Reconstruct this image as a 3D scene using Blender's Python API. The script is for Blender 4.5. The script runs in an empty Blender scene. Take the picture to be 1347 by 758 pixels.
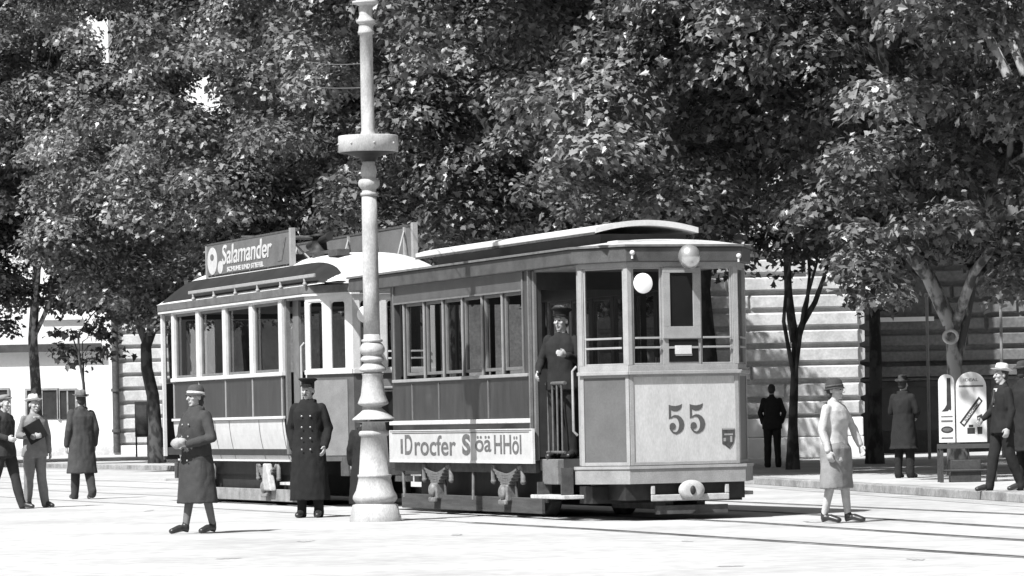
import bpy, bmesh, math, random
import numpy as np
from mathutils import Vector, Matrix, noise
R = math.radians
random.seed(7); rng = np.random.default_rng(7)
S = bpy.context.scene
COL = S.collection

# ---------------------------------------------------------------- camera, world, sun
F, PPX, PPY, H, ROLL = 5000.0, 673.5, 552.0, 1.2, 0.0195
cd = bpy.data.cameras.new('camera'); cam = bpy.data.objects.new('camera', cd); COL.objects.link(cam)
cam.location = (0, 0, H)
cam.rotation_mode = 'QUATERNION'
cam.rotation_quaternion = (Matrix.Rotation(R(90), 3, 'X') @ Matrix.Rotation(-ROLL, 3, 'Z')).to_quaternion()
cd.sensor_width = 36; cd.lens = F / 1347 * 36
cd.shift_x = 0; cd.shift_y = (PPY - 379) / 1347
cd.clip_start = 0.5; cd.clip_end = 3000
S.camera = cam
SUN_AZ, SUN_EL = 38, 52            # degrees left of straight behind the camera / above the horizon
sd = Vector((-math.sin(R(SUN_AZ)) * math.cos(R(SUN_EL)), -math.cos(R(SUN_AZ)) * math.cos(R(SUN_EL)), math.sin(R(SUN_EL))))
w = bpy.data.worlds.new('World'); S.world = w; w.use_nodes = True
nt = w.node_tree; nt.nodes.clear()
sky = nt.nodes.new('ShaderNodeTexSky'); sky.sky_type = 'NISHITA'; sky.sun_disc = False
sky.sun_elevation = R(SUN_EL); sky.sun_rotation = math.atan2(sd.x, sd.y)
sky.dust_density = 6.0
bw = nt.nodes.new('ShaderNodeRGBToBW'); bg = nt.nodes.new('ShaderNodeBackground'); bg.inputs[1].default_value = 0.052
wo = nt.nodes.new('ShaderNodeOutputWorld')
nt.links.new(sky.outputs[0], bw.inputs[0]); nt.links.new(bw.outputs[0], bg.inputs[0]); nt.links.new(bg.outputs[0], wo.inputs[0])
ld = bpy.data.lights.new('sun', 'SUN'); ld.energy = 5.0; ld.angle = R(0.5); ld.color = (1, 1, 1)
sun = bpy.data.objects.new('sun', ld); COL.objects.link(sun)
sun.rotation_mode = 'QUATERNION'; sun.rotation_quaternion = sd.to_track_quat('Z', 'Y')
sun.location = sd * 100
S.view_settings.view_transform = 'Standard'; S.view_settings.look = 'None'
S.view_settings.exposure = 0.8; S.view_settings.gamma = 1
S.render.engine = 'CYCLES'; S.cycles.max_bounces = 6; S.cycles.transparent_max_bounces = 12
S.cycles.use_denoising = True

# ---------------------------------------------------------------- measuring helpers
def un(u, v):
    du, dv = u - PPX, v - PPY
    c, s = math.cos(ROLL), math.sin(ROLL)
    return du * c - dv * s, du * s + dv * c
def P(u, v, Y):
    a, b = un(u, v); return Vector((a * Y / F, Y, H - b * Y / F))
def G(u, v, z=0.0):
    a, b = un(u, v); Y = (H - z) * F / b; return Vector((a * Y / F, Y, z))
def XU(u, Y, v=600): return P(u, v, Y).x

# ---------------------------------------------------------------- materials
MATS = {}
def mat(name, v, rough=0.7, spec=0.3, metal=0.0, amp=0.25, scale=8.0, bump=0.0, bscale=None, fine=0.0, stretch=(1, 1, 1), coat=0.0):
    if name in MATS: return MATS[name]
    m = bpy.data.materials.new(name); m.use_nodes = True; t = m.node_tree; n = t.nodes; l = t.links
    b = n['Principled BSDF']
    b.inputs['Roughness'].default_value = rough; b.inputs['Metallic'].default_value = metal
    b.inputs['Specular IOR Level'].default_value = spec; b.inputs['Coat Weight'].default_value = coat
    tc = n.new('ShaderNodeTexCoord'); mp = n.new('ShaderNodeMapping'); mp.inputs['Scale'].default_value = stretch
    l.new(tc.outputs['Object'], mp.inputs[0])
    nz = n.new('ShaderNodeTexNoise'); nz.inputs['Scale'].default_value = scale; nz.inputs['Detail'].default_value = 6; nz.inputs['Roughness'].default_value = .65
    l.new(mp.outputs[0], nz.inputs[0])
    mr = n.new('ShaderNodeMapRange'); mr.inputs[1].default_value = .3; mr.inputs[2].default_value = .7
    mr.inputs[3].default_value = v * (1 - amp); mr.inputs[4].default_value = v * (1 + amp)
    l.new(nz.outputs[0], mr.inputs[0]); out = mr.outputs[0]
    if fine:
        n2 = n.new('ShaderNodeTexNoise'); n2.inputs['Scale'].default_value = scale * 14; n2.inputs['Detail'].default_value = 3
        l.new(mp.outputs[0], n2.inputs[0])
        m2 = n.new('ShaderNodeMapRange'); m2.inputs[1].default_value = .3; m2.inputs[2].default_value = .7; m2.inputs[3].default_value = 1 - fine; m2.inputs[4].default_value = 1 + fine
        l.new(n2.outputs[0], m2.inputs[0])
        mu = n.new('ShaderNodeMath'); mu.operation = 'MULTIPLY'; l.new(out, mu.inputs[0]); l.new(m2.outputs[0], mu.inputs[1]); out = mu.outputs[0]
    l.new(out, b.inputs['Base Color'])
    if bump:
        bp = n.new('ShaderNodeBump'); bp.inputs['Strength'].default_value = bump; bp.inputs['Distance'].default_value = .02
        if bscale:
            n3 = n.new('ShaderNodeTexNoise'); n3.inputs['Scale'].default_value = bscale; n3.inputs['Detail'].default_value = 4
            l.new(mp.outputs[0], n3.inputs[0]); l.new(n3.outputs[0], bp.inputs['Height'])
        else: l.new(nz.outputs[0], bp.inputs['Height'])
        l.new(bp.outputs[0], b.inputs['Normal'])
    MATS[name] = m; return m
def glass_mat(name, tint, rough=0.02, ior=1.2):
    if name in MATS: return MATS[name]
    m = bpy.data.materials.new(name); m.use_nodes = True; t = m.node_tree; n = t.nodes; l = t.links; n.clear()
    o = n.new('ShaderNodeOutputMaterial'); tr = n.new('ShaderNodeBsdfTransparent'); tr.inputs[0].default_value = (tint, tint, tint, 1)
    g = n.new('ShaderNodeBsdfGlossy'); g.inputs['Roughness'].default_value = rough
    lw = n.new('ShaderNodeLayerWeight'); lw.inputs[0].default_value = .5
    pw = n.new('ShaderNodeMath'); pw.operation = 'POWER'; pw.inputs[1].default_value = 4.5; l.new(lw.outputs['Facing'], pw.inputs[0])
    ad = n.new('ShaderNodeMath'); ad.operation = 'MULTIPLY_ADD'; ad.inputs[1].default_value = .6; ad.inputs[2].default_value = .035; l.new(pw.outputs[0], ad.inputs[0])
    mx = n.new('ShaderNodeMixShader'); l.new(ad.outputs[0], mx.inputs[0]); l.new(tr.outputs[0], mx.inputs[1]); l.new(g.outputs[0], mx.inputs[2])
    l.new(mx.outputs[0], o.inputs[0]); MATS[name] = m; return m
GLASS = glass_mat('tram_glass', .55)
DARK = mat('dark_paint', .033, .36, .5, amp=.4, scale=3, fine=.2, coat=.25, stretch=(2.5, 2.5, .5), bump=.06)
MID = mat('mid_paint', .075, .42, .4, amp=.22, scale=4, fine=.12, coat=.15)
FASC = mat('fascia_paint', .06, .6, .3, amp=.3, scale=5, fine=.2)
FRONTP = mat('front_paint', .42, .42, .4, amp=.13, scale=2.2, fine=.1, bump=.05, stretch=(2.2, 2.2, .8))
FRAME = mat('frame_paint', .26, .5, .3, amp=.15, scale=5, fine=.1)
SIDEFR = mat('side_frame_paint', .13, .5, .3, amp=.2, scale=6, fine=.15)
WHITE = mat('white_paint', .5, .5, .3, amp=.12, scale=6, fine=.1)
CREAM = mat('cream_paint', .45, .5, .3, amp=.1, scale=5, fine=.06)
BAND = mat('poster_paper', .42, .7, .2, amp=.1, scale=6, fine=.06)
INK = mat('printing_ink', .06, .7, .2, amp=.4, scale=20)
INKM = mat('faded_ink', .11, .7, .2, amp=.4, scale=20)
BLACK = mat('black_iron', .02, .6, .3, amp=.4, scale=9, fine=.2)
IRON = mat('dusty_iron', .06, .7, .3, amp=.4, scale=9, fine=.3)
DUSTWOOD = mat('dusty_wood', .06, .85, .2, amp=.35, scale=6, fine=.25, stretch=(.3, 3, 3))
CANVAS = mat('roof_canvas', .5, .85, .2, amp=.15, scale=2, fine=.06)
CANVASD = mat('roof_canvas_edge', .38, .85, .2, amp=.2, scale=3, fine=.08)
INTER = mat('interior_wood', .028, .6, .3, amp=.3, scale=5)
CHROME = mat('lamp_metal', .5, .22, .6, metal=.7, amp=.2, scale=6)

# ---------------------------------------------------------------- mesh collecting
class MB:
    def __init__(s): s.v = []; s.f = []; s.m = []; s.sm = []
    def add(s, vs, fs, mi=0, smooth=False):
        b = len(s.v); s.v += [tuple(p) for p in vs]; s.f += [tuple(i + b for i in f) for f in fs]
        s.m += [mi] * len(fs); s.sm += [smooth] * len(fs); return s
    def box(s, x0, x1, y0, y1, z0, z1, mi=0):
        vs = [(x0, y0, z0), (x1, y0, z0), (x1, y1, z0), (x0, y1, z0), (x0, y0, z1), (x1, y0, z1), (x1, y1, z1), (x0, y1, z1)]
        return s.add(vs, [(0, 3, 2, 1), (4, 5, 6, 7), (0, 1, 5, 4), (1, 2, 6, 5), (2, 3, 7, 6), (3, 0, 4, 7)], mi)
    def wall(s, A, B, s0, s1, z0, z1, o0, o1, mi=0):
        """box along the line A->B (2D) from distance s0 to s1, offset o0..o1 along its right-hand normal"""
        A = Vector(A); B = Vector(B); d = (B - A).normalized(); n = Vector((d.y, -d.x))
        c = [A + d * a + n * o for a, o in ((s0, o0), (s1, o0), (s1, o1), (s0, o1))]
        vs = [(p.x, p.y, z) for z in (z0, z1) for p in c]
        fs = [(0, 1, 2, 3), (7, 6, 5, 4), (0, 4, 5, 1), (1, 5, 6, 2), (2, 6, 7, 3), (3, 7, 4, 0)]
        return s.add(vs, fs, mi)
    def tube(s, pts, rad, seg=8, mi=0, caps=True, smooth=True):
        pts = [Vector(p) for p in pts]
        if not hasattr(rad, '__len__'): rad = [rad] * len(pts)
        vs = []; fs = []; ref = None
        for i, p in enumerate(pts):
            t = (pts[min(i + 1, len(pts) - 1)] - pts[max(i - 1, 0)]).normalized()
            if ref is None: ref = Vector((0, 0, 1)) if abs(t.z) < .9 else Vector((1, 0, 0))
            a = t.cross(ref).normalized(); b = t.cross(a).normalized(); ref = -b if ref.dot(-b) > 0 else b
            a = t.cross(ref).normalized(); b = a.cross(t).normalized()
            for k in range(seg):
                an = 2 * math.pi * k / seg; vs.append(p + (a * math.cos(an) + b * math.sin(an)) * rad[i])
        for i in range(len(pts) - 1):
            for k in range(seg):
                k2 = (k + 1) % seg; fs.append((i * seg + k, i * seg + k2, (i + 1) * seg + k2, (i + 1) * seg + k))
        s.add(vs, fs, mi, smooth)
        if caps: s.add(vs[:seg], [tuple(range(seg - 1, -1, -1))], mi); s.add(vs[-seg:], [tuple(range(seg))], mi)
        return s
    def lathe(s, prof, c=(0, 0, 0), seg=32, mi=0, sx=1, sy=1, axis='z', smooth=True):
        vs = []; fs = []; c = Vector(c)
        for r, z in prof:
            for k in range(seg):
                a = 2 * math.pi * k / seg; p = Vector((r * math.cos(a) * sx, r * math.sin(a) * sy, z))
                if axis == 'y': p = Vector((p.x, p.z, -p.y))
                if axis == 'x': p = Vector((p.z, p.x, p.y))
                vs.append(c + p)
        for i in range(len(prof) - 1):
            for k in range(seg):
                k2 = (k + 1) % seg; fs.append((i * seg + k, i * seg + k2, (i + 1) * seg + k2, (i + 1) * seg + k))
        fs.append(tuple(range(seg - 1, -1, -1))); n = len(prof) - 1; fs.append(tuple(n * seg + k for k in range(seg)))
        return s.add(vs, fs, mi, smooth)
    def ball(s, c, r, mi=0, seg=20, squash=(1, 1, 1)):
        vs = []; fs = []; rings = seg // 2; c = Vector(c)
        if not hasattr(r, '__len__'): r = (r, r, r)
        for i in range(rings + 1):
            ph = math.pi * (i + .001) / (rings + .002)
            for k in range(seg):
                a = 2 * math.pi * k / seg
                vs.append((c.x + r[0] * math.sin(ph) * math.cos(a), c.y + r[1] * math.sin(ph) * math.sin(a), c.z + r[2] * math.cos(ph)))
        for i in range(rings):
            for k in range(seg):
                k2 = (k + 1) % seg; fs.append((i * seg + k2, i * seg + k, (i + 1) * seg + k, (i + 1) * seg + k2))
        fs.append(tuple(range(seg))); fs.append(tuple(rings * seg + k for k in range(seg - 1, -1, -1)))
        return s.add(vs, fs, mi, True)
    def prism(s, pts, z0, z1, mi=0):
        n = len(pts); vs = [(p[0], p[1], z0) for p in pts] + [(p[0], p[1], z1) for p in pts]
        fs = [tuple(range(n - 1, -1, -1)), tuple(range(n, 2 * n))] + [(i, (i + 1) % n, n + (i + 1) % n, n + i) for i in range(n)]
        return s.add(vs, fs, mi)
    def plate(s, pts, O, ux, uz, un_, th, mi=0):
        """extruded outline: 2D pts (a,b) -> O + ux*a + uz*b, thickness th along un_"""
        O = Vector(O); ux = Vector(ux); uz = Vector(uz); nn = Vector(un_); n = len(pts)
        f = [O + ux * a + uz * b + nn * th for a, b in pts]; k = [O + ux * a + uz * b for a, b in pts]
        fs = [tuple(range(n)), tuple(range(2 * n - 1, n - 1, -1))] + [(i, n + i, n + (i + 1) % n, (i + 1) % n) for i in range(n)]
        return s.add(f + k, fs, mi)
    def build(s, name, mats, parent=None, loc=None, bevel=0.0, fix=True):
        me = bpy.data.meshes.new(name); me.from_pydata(s.v, [], s.f)
        if not isinstance(mats, (list, tuple)): mats = [mats]
        for m in mats: me.materials.append(m)
        me.polygons.foreach_set('material_index', s.m); me.polygons.foreach_set('use_smooth', s.sm)
        if fix:
            bm = bmesh.new(); bm.from_mesh(me); bmesh.ops.recalc_face_normals(bm, faces=bm.faces); bm.to_mesh(me); bm.free()
        me.update()
        o = bpy.data.objects.new(name, me); COL.objects.link(o)
        if parent: o.parent = parent
        if loc is not None: o.location = loc
        if bevel:
            b = o.modifiers.new('bevel', 'BEVEL'); b.width = bevel; b.segments = 2; b.limit_method = 'ANGLE'
        return o
def build_each(s, name, mats, parent=None, **k):
    for i in range(0, len(s.v), 8):
        m = MB(); m.v = s.v[i:i + 8]; m.f = [tuple(q - i for q in f) for f in s.f if i <= f[0] < i + 8]; m.m = [0] * len(m.f); m.sm = [False] * len(m.f); m.build(name, mats, parent, **k)
MB.each = build_each
def thing(name, label, cat, loc=(0, 0, 0), rz=0.0, group=None):
    o = bpy.data.objects.new(name, None); COL.objects.link(o); o.location = loc; o.rotation_euler = (0, 0, rz)
    o.empty_display_size = .1; return tag(o, label, cat, group)
def tag(o, label=None, cat=None, group=None, kind=None):
    if label: o['label'] = label
    if cat: o['category'] = cat
    if group: o['group'] = group
    if kind: o['kind'] = kind
    return o
def text_obj(name, body, size, m, parent, O, ux, uz, width=None, th=.004, bold=0.0, shear=0.0):
    c = bpy.data.curves.new(name, 'FONT'); c.body = body; c.size = size; c.extrude = th; c.align_x = 'CENTER'; c.align_y = 'CENTER'; c.offset = bold; c.shear = shear
    o = bpy.data.objects.new(name, c); COL.objects.link(o)
    bpy.context.view_layer.update()
    me = bpy.data.meshes.new_from_object(o.evaluated_get(bpy.context.evaluated_depsgraph_get()))
    bpy.data.objects.remove(o)
    n = len(me.vertices); co = np.empty(n * 3); me.vertices.foreach_get('co', co); co = co.reshape(-1, 3)
    mn, mx = co.min(0), co.max(0); co[:, 0] -= (mn[0] + mx[0]) / 2; co[:, 1] -= (mn[1] + mx[1]) / 2
    if width: co[:, 0] *= width / (mx[0] - mn[0])
    ux = Vector(ux); uz = Vector(uz); nn = ux.cross(uz)
    out = np.outer(co[:, 0], ux) + np.outer(co[:, 1], uz) + np.outer(co[:, 2], nn) + np.array(O)
    me.vertices.foreach_set('co', out.ravel()); me.materials.clear(); me.materials.append(m); me.update()
    ob = bpy.data.objects.new(name, me); COL.objects.link(ob); ob.parent = parent; return ob

# ---------------------------------------------------------------- ground, road, pavement
ROAD = mat('dusty_road', .37, .9, .15, amp=.19, scale=.3, bump=.5, bscale=5, fine=.14)
PAVE = mat('pavement_stone', .36, .9, .15, amp=.25, scale=.6, bump=.3, bscale=5, fine=.15)
KERB = mat('kerb_stone', .24, .9, .15, amp=.45, scale=1.6, bump=.3, bscale=9, fine=.2)
RAILM = mat('worn_rail', .10, .5, .5, amp=.5, scale=1.2, fine=.3, stretch=(1, 1, 1))
g = MB(); g.add([(-700, -60, 0), (700, -60, 0), (700, 1800, 0), (-700, 1800, 0)], [(0, 1, 2, 3)])
tag(g.build('road', ROAD), kind='structure')
kl = [(9.5, 25), (6.75, 47.2), (4.15, 65.5), (-9.7, 104.0), (-24, 143), (-60, 240)]
def offs(line, d):
    out = []
    for i, p in enumerate(line):
        a = Vector(line[max(0, i - 1)]); b = Vector(line[min(len(line) - 1, i + 1)]); t = (b - a).normalized(); out.append((p[0] + t.y * d, p[1] - t.x * d))
    return out
k2 = offs(kl, .32)
m = MB()
for i in range(len(kl) - 1):     # individual kerb stones
    A = Vector(kl[i]); B = Vector(kl[i + 1]); A2 = Vector(k2[i]); B2 = Vector(k2[i + 1]); n = max(1, int((B - A).length / 1.1))
    for j in range(n):
        a, b = j / n, (j + .985) / n; h = .125 + random.uniform(-.006, .006)
        q = [A.lerp(B, a), A.lerp(B, b), A2.lerp(B2, b), A2.lerp(B2, a)]
        m.prism([(p.x, p.y) for p in q], 0, h)
tag(m.build('kerb', KERB, bevel=.012), kind='structure')
m = MB(); far = [(p[0] + 120, p[1] + 30) for p in k2[::-1]]
m.prism(k2 + [(-60, 400), (160, 400), (160, 25)], -.02, .118)
tag(m.build('pavement', PAVE), kind='structure')
# gutter stones along the kerb, a little darker than the dusty roadway
GUT = mat('gutter_stone', .3, .9, .15, amp=.3, scale=1.2, bump=.3, bscale=9, fine=.2)
k3 = offs(kl, -.55)
m = MB()
for i in range(len(kl) - 1): m.add([(kl[i][0], kl[i][1], .004), (k3[i][0], k3[i][1], .004), (k3[i + 1][0], k3[i + 1][1], .004), (kl[i + 1][0], kl[i + 1][1], .004)], [(0, 1, 2, 3)])
tag(m.build('gutter', GUT), kind='structure')
# grooved tram rails, running from the trams towards the right foreground
def line_pts(p0, p1, ext0, ext1):
    a, b = G(*p0), G(*p1); d = (b - a).normalized(); return [a - d * ext0, a, b, b + d * ext1]
rails = [((960, 660), (1347, 677)), ((1020, 674), (1347, 695)), ((980, 687), (1347, 711)), ((790, 697), (1347, 733))]
AX = Vector((math.sin(R(20.5)), -math.cos(R(20.5)), 0)); RX = Vector((math.cos(R(20.5)), math.sin(R(20.5)), 0))
m = MB(); ds = MB(); ds0 = MB()
for p0, p1 in rails:
    a, b = G(*p0), G(*p1)
    pts = [a - AX * 60, a - AX * 4, a, b, b + (b - a).normalized() * 22]
    for i in range(len(pts) - 1):
        A, B = pts[i], pts[i + 1]; d = (B - A).normalized(); n = Vector((-d.y, d.x, 0)) * (.35 if i == 0 else 1)
        m.add([A - n * .028 + Vector((0, 0, .008)), B - n * .028 + Vector((0, 0, .008)), B + n * .028 + Vector((0, 0, .008)), A + n * .028 + Vector((0, 0, .008))], [(0, 1, 2, 3)])
        (ds if i else ds0).add([A - n * .11 + Vector((0, 0, .004)), B - n * .11 + Vector((0, 0, .004)), B + n * .09 + Vector((0, 0, .004)), A + n * .09 + Vector((0, 0, .004))], [(0, 1, 2, 3)])
GROOVE = mat('rail_groove_dirt', .17, .9, .1, amp=.75, scale=.9, fine=.35)
tag(m.build('rail', RAILM), kind='structure'); tag(ds.build('rail_bed', GROOVE), kind='structure'); tag(ds0.build('rail_bed', mat('dust_filled_groove', .33, .9, .1, amp=.2, scale=.9, fine=.1)), kind='structure')
# worn darker streaks and horse-dung smudges on the road
SMU = mat('road_grime', .3, .95, .1, amp=.35, scale=2.5, fine=.3)
m = MB()
for (u, v, ru, rv) in ((1205, 736, 12, 1.5), (600, 704, 9, 1.2), (402, 712, 12, 1.5), (196, 672, 5, 1), (905, 712, 9, 1), (1080, 686, 26, 2.0), (300, 735, 18, 1), (960, 745, 20, 1.3)):
    c = G(u, v); rx = ru / F * c.y; ry = abs(G(u, v + rv).y - c.y) ; pts = []
    for k in range(22):
        a = 2 * math.pi * k / 22; q = random.uniform(.55, 1.15); pts.append((c.x + rx * q * math.cos(a), c.y + ry * q * math.sin(a), .0035))
    m.add(pts, [tuple(range(22))])
tag(m.build('road_stains', SMU), kind='structure')

# ---------------------------------------------------------------- buildings
STONE = mat('rusticated_stone', .42, .9, .15, amp=.28, scale=1.2, bump=.5, bscale=7, fine=.12)
PLAST = mat('pale_plaster', .6, .9, .15, amp=.07, scale=.6, bump=.15, bscale=9, fine=.04)
WDARK = mat('window_dark', .03, .15, .6, amp=.4, scale=2)
WFR = mat('window_frame_wood', .22, .7, .2, amp=.3, scale=5)
SHOP = mat('shop_wood', .045, .6, .3, amp=.4, scale=2.5, fine=.2)
ROOFT = mat('roof_tiles', .12, .9, .1, amp=.4, scale=5)
def courses(m, A, B, z0, z1, ch, dep, holes=(), mi=0):
    """rusticated courses on the wall line A->B, blocks with chamfered faces, holes = (s0,s1,z0,z1)"""
    A = Vector(A); B = Vector(B); L = (B - A).length; d = (B - A) / L; n = Vector((d.y, -d.x)); k = 0; z = z0
    while z < z1 - .05:
        h = min(ch, z1 - z); s = -(k % 2) * .55
        while s < L:
            bl = random.choice((2.9, 3.8, 5.2)); a, b = max(0, s), min(L, s + bl); s += bl
            if b - a < .1: continue
            segs = [(a, b)]
            for (h0, h1, hz0, hz1) in holes:
                if z + h > hz0 + .02 and z < hz1 - .02:
                    ns = []
                    for (p, q) in segs:
                        if q <= h0 or p >= h1: ns.append((p, q)); continue
                        if p < h0: ns.append((p, h0))
                        if q > h1: ns.append((h1, q))
                    segs = ns
            for (p, q) in segs:
                if q - p < .08: continue
                g_, c = .012, min(.05, (q - p) * .3); dd = dep * random.uniform(.85, 1.15); pb = p + g_; qb = q - g_; zb = z + ch * .09; zt = z + h - ch * .09
                base = [A + d * pb, A + d * qb]; f = [A + d * (pb + c) + n * dd, A + d * (qb - c) + n * dd]
                vs = [(base[0].x, base[0].y, zb), (base[1].x, base[1].y, zb), (base[1].x, base[1].y, zt), (base[0].x, base[0].y, zt),
                      (f[0].x, f[0].y, zb + c), (f[1].x, f[1].y, zb + c), (f[1].x, f[1].y, zt - c), (f[0].x, f[0].y, zt - c)]
                m.add(vs, [(4, 5, 6, 7), (0, 1, 5, 4), (1, 2, 6, 5), (2, 3, 7, 6), (3, 0, 4, 7)], mi)
        z += ch; k += 1
def window(parent, A, B, s0, s1, z0, z1, rec=.18, mull=1, rows=2, sill=True, arch=False):
    f = MB(); t = .09
    f.wall(A, B, s0, s0 + t, z0, z1, -rec, -.02); f.wall(A, B, s1 - t, s1, z0, z1, -rec, -.02)
    f.wall(A, B, s0 + t, s1 - t, z1 - t, z1, -rec, -.02); f.wall(A, B, s0 + t, s1 - t, z0, z0 + t, -rec, -.02)
    for i in range(mull): c = s0 + (s1 - s0) * (i + 1) / (mull + 1); f.wall(A, B, c - .03, c + .03, z0 + t, z1 - t, -rec + .02, -.06)
    for j in range(rows - 1): c = z0 + (z1 - z0) * (j + 1) / rows; f.wall(A, B, s0 + t, s1 - t, c - .025, c + .025, -rec + .03, -.07)
    o = f.build('window', WFR, parent)
    MB().wall(A, B, s0 + .01, s1 - .01, z0 + .01, z1 - .01, -rec - .06, -rec + .01).build('pane', WDARK, o)
    if sill: MB().wall(A, B, s0 - .12, s1 + .12, z0 - .12, z0 - .003, -.1, .16).build('sill', PLAST, o)
# right: rusticated projecting corner, and a recessed wing in shade beside it
YB = 95.0; XB0, XB1 = 2.2, XU(1131, YB, 450)
b = thing('stone_building', 'rusticated pale stone house corner in sunlight behind the thin forked tree', 'building', (0, 0, 0))
m = MB(); m.box(XB0, XB1, YB + .08, YB + 12, 0, 16)
hw = [(.6, 1.9, 5.4, 7.8), (.6, 1.9, 9.4, 11.8), (3.9, 5.2, 5.4, 7.8), (3.9, 5.2, 9.4, 11.8)]
courses(m, (XB0, YB + .08), (XB1, YB + .08), 1.12, 14.5, .445, .12, hw)
courses(m, (XB1, YB + .08), (XB1, YB + 6), 1.12, 14.5, .445, .12)
m.build('wall', STONE, b)
m = MB(); m.wall((XB0, YB + .08), (XB1, YB + .08), -.05, XB1 - XB0 + .05, 0, .62, 0, .2); m.wall((XB0, YB + .08), (XB1, YB + .08), -.05, XB1 - XB0 + .05, .63, 1.1, 0, .1); m.build('plinth', PLAST, b, bevel=.03)
for h in hw: window(b, (XB0, YB + .08), (XB1, YB + .08), h[0], h[1], h[2], h[3], rec=.05)
m = MB(); m.wall((XB0, YB + .08), (XB1, YB + .08), -.3, XB1 - XB0 + .4, 14.6, 15.0, -.2, .5); m.build('cornice', PLAST, b, bevel=.04)
b = thing('stone_building', 'long rusticated stone facade set back in tree shade, with dark shop openings', 'building')
YR = YB + 5.2; XR1 = 34; hs = [(1.0 + i * 4.6, 2.3 + i * 4.6, 3.7, 6.2) for i in range(5)] + [(1.0 + i * 4.6, 2.3 + i * 4.6, 8.4, 10.9) for i in range(5)]
shops = [(.5 + i * 4.6, 3.9 + i * 4.6, .35, 2.0) for i in range(5)]
m = MB(); m.box(XB1 + .02, XR1, YR + .08, YR + 10, 0, 14)
A_, B_ = (XB1 + .02, YR + .08), (XR1, YR + .08)
courses(m, A_, B_, 2.45, 13.2, .42, .12, hs)
SHADESTONE = mat('shade_toned_stone', .12, .9, .15, amp=.3, scale=.8, bump=.4, bscale=7, fine=.2)  # the recessed wing's shade is put into this darker stone colour
m.build('wall', SHADESTONE, b)
m = MB(); m.wall(A_, B_, 0, 25, 2.12, 2.4, 0, .3); m.wall(A_, B_, 0, 25, 2.02, 2.1, 0, .18); m.build('string_course', SHADESTONE, b, bevel=.02)
for h in hs: window(b, A_, B_, h[0], h[1], h[2], h[3], rec=.05)
for h in shops:
    f = MB(); f.wall(A_, B_, h[0], h[1], .12, 2.0, 0, .1); o = f.build('shop_front', SHOP, b)
    for q in range(3):
        a = h[0] + .15 + q * (h[1] - h[0] - .2) / 3; MB().wall(A_, B_, a, a + .9, .7, 1.85, .1, .12).build('pane', WDARK, o)
m = MB(); m.wall(A_, B_, 0, 25.5, 13.2, 13.6, -.1, .5); m.build('cornice', SHADESTONE, b)
# left: far plastered wall with dark openings, beside a rusticated corner
YL = 150.0
b = thing('plaster_building', 'bright white plastered house with wide dark ground-floor openings at far left', 'building')
X0, X1 = -34.0, XU(151, YL, 500); A_, B_ = (X0, YL), (X1, YL)
m = MB(); m.box(X0, X1, YL, YL + 12, 0, 21); m.build('wall', PLAST, b)
def su(u, v=530): return XU(u, YL, v) - X0
def zv(v, u, Y): return P(u, v, Y).z
for (u0, u1, v0, v1) in ((36, 75, 514, 552), (79, 99, 514, 552), (-40, 10, 514, 552)):
    s0, s1 = su(u0), su(u1); z1, z0 = zv(v0, u0, YL), zv(v1, u0, YL)
    f = MB(); f.wall(A_, B_, s0, s1, z0, z1, 0, .03); o = f.build('opening', WDARK, b)
    f = MB(); f.wall(A_, B_, s0 - .08, s0, z0, z1 + .08, 0, .08); f.wall(A_, B_, s1, s1 + .08, z0, z1 + .08, 0, .08); f.wall(A_, B_, s0, s1, z1, z1 + .08, 0, .08)
    f.wall(A_, B_, (s0 + s1) / 2 - .03, (s0 + s1) / 2 + .03, z0, z1, .032, .06); f.build('frame', WFR, o)
zc = zv(463, 60, YL)
m = MB(); m.wall(A_, B_, 0, X1 - X0 - .5, zc, zc + .3, 0, .35); m.build('ledge', SHOP, b)
m = MB(); m.wall(A_, B_, 0, X1 - X0, 0, .45, 0, .15); m.build('plinth', STONE, b)
for i in range(4): window(b, A_, B_, 3 + i * 4.2, 4.4 + i * 4.2, 5.6, 8, rec=.02)
b = thing('stone_building', 'banded stone house corner next to the bright white plastered wall at left', 'building')
X2 = XU(236, YL, 500); A_, B_ = (X1 + .02, YL - .3), (X2, YL - .3)
m = MB(); m.box(X1 + .02, X2, YL - .3, YL + 12, 0, 14)
courses(m, A_, B_, .5, 13, .55, .16); m.build('wall', STONE, b)
m = MB(); m.wall(A_, B_, -.05, X2 - X1 + .05, 0, .48, 0, .3); m.build('plinth', PLAST, b)
b = thing('plaster_building', 'pale plastered house seen through the windows of the left tram', 'building')
X3 = XU(300, YL, 500); A_, B_ = (X2 + .02, YL + .2), (X3, YL + .2)
m = MB(); m.box(X2 + .02, X3, YL + .2, YL + 12, 0, 21); m.build('wall', PLAST, b)
window(b, A_, B_, .3, 1.4, 8.6, 10.5, rec=.02)
b = thing('stone_building', 'dark stone house standing far behind the two coupled trams', 'building')
SHADESTONE = mat('shade_toned_stone', .12, .9, .15, amp=.3, scale=.8, bump=.4, bscale=7, fine=.2)  # same shade-toned colour, keeps the backdrop dim through the tram windows
A_, B_ = (X3 + .02, YL - .5), (4.5, YL - .5)
m = MB(); m.box(X3 + .02, 4.5, YL - .5, YL + 12, 0, 14); m.build('wall', SHADESTONE, b)
for i in range(4): window(b, A_, B_, 2 + i * 3.3, 3.3 + i * 3.3, 8.6, 10.5, rec=-.14)
# downpipe between the two left houses
p = P(152, 500, YL - .6)
m = MB(); m.tube([(p.x, p.y, .2), (p.x, p.y, 6.5)], .14, 10)
for z in (1.0, 2.6, 4.2): m.tube([(p.x, p.y, z), (p.x, p.y, z + .12)], .19, 10)
dp = m.build('downpipe', IRON); tag(dp, 'dark downpipe running up between the white wall and the banded stone corner', 'downpipe')

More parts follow.
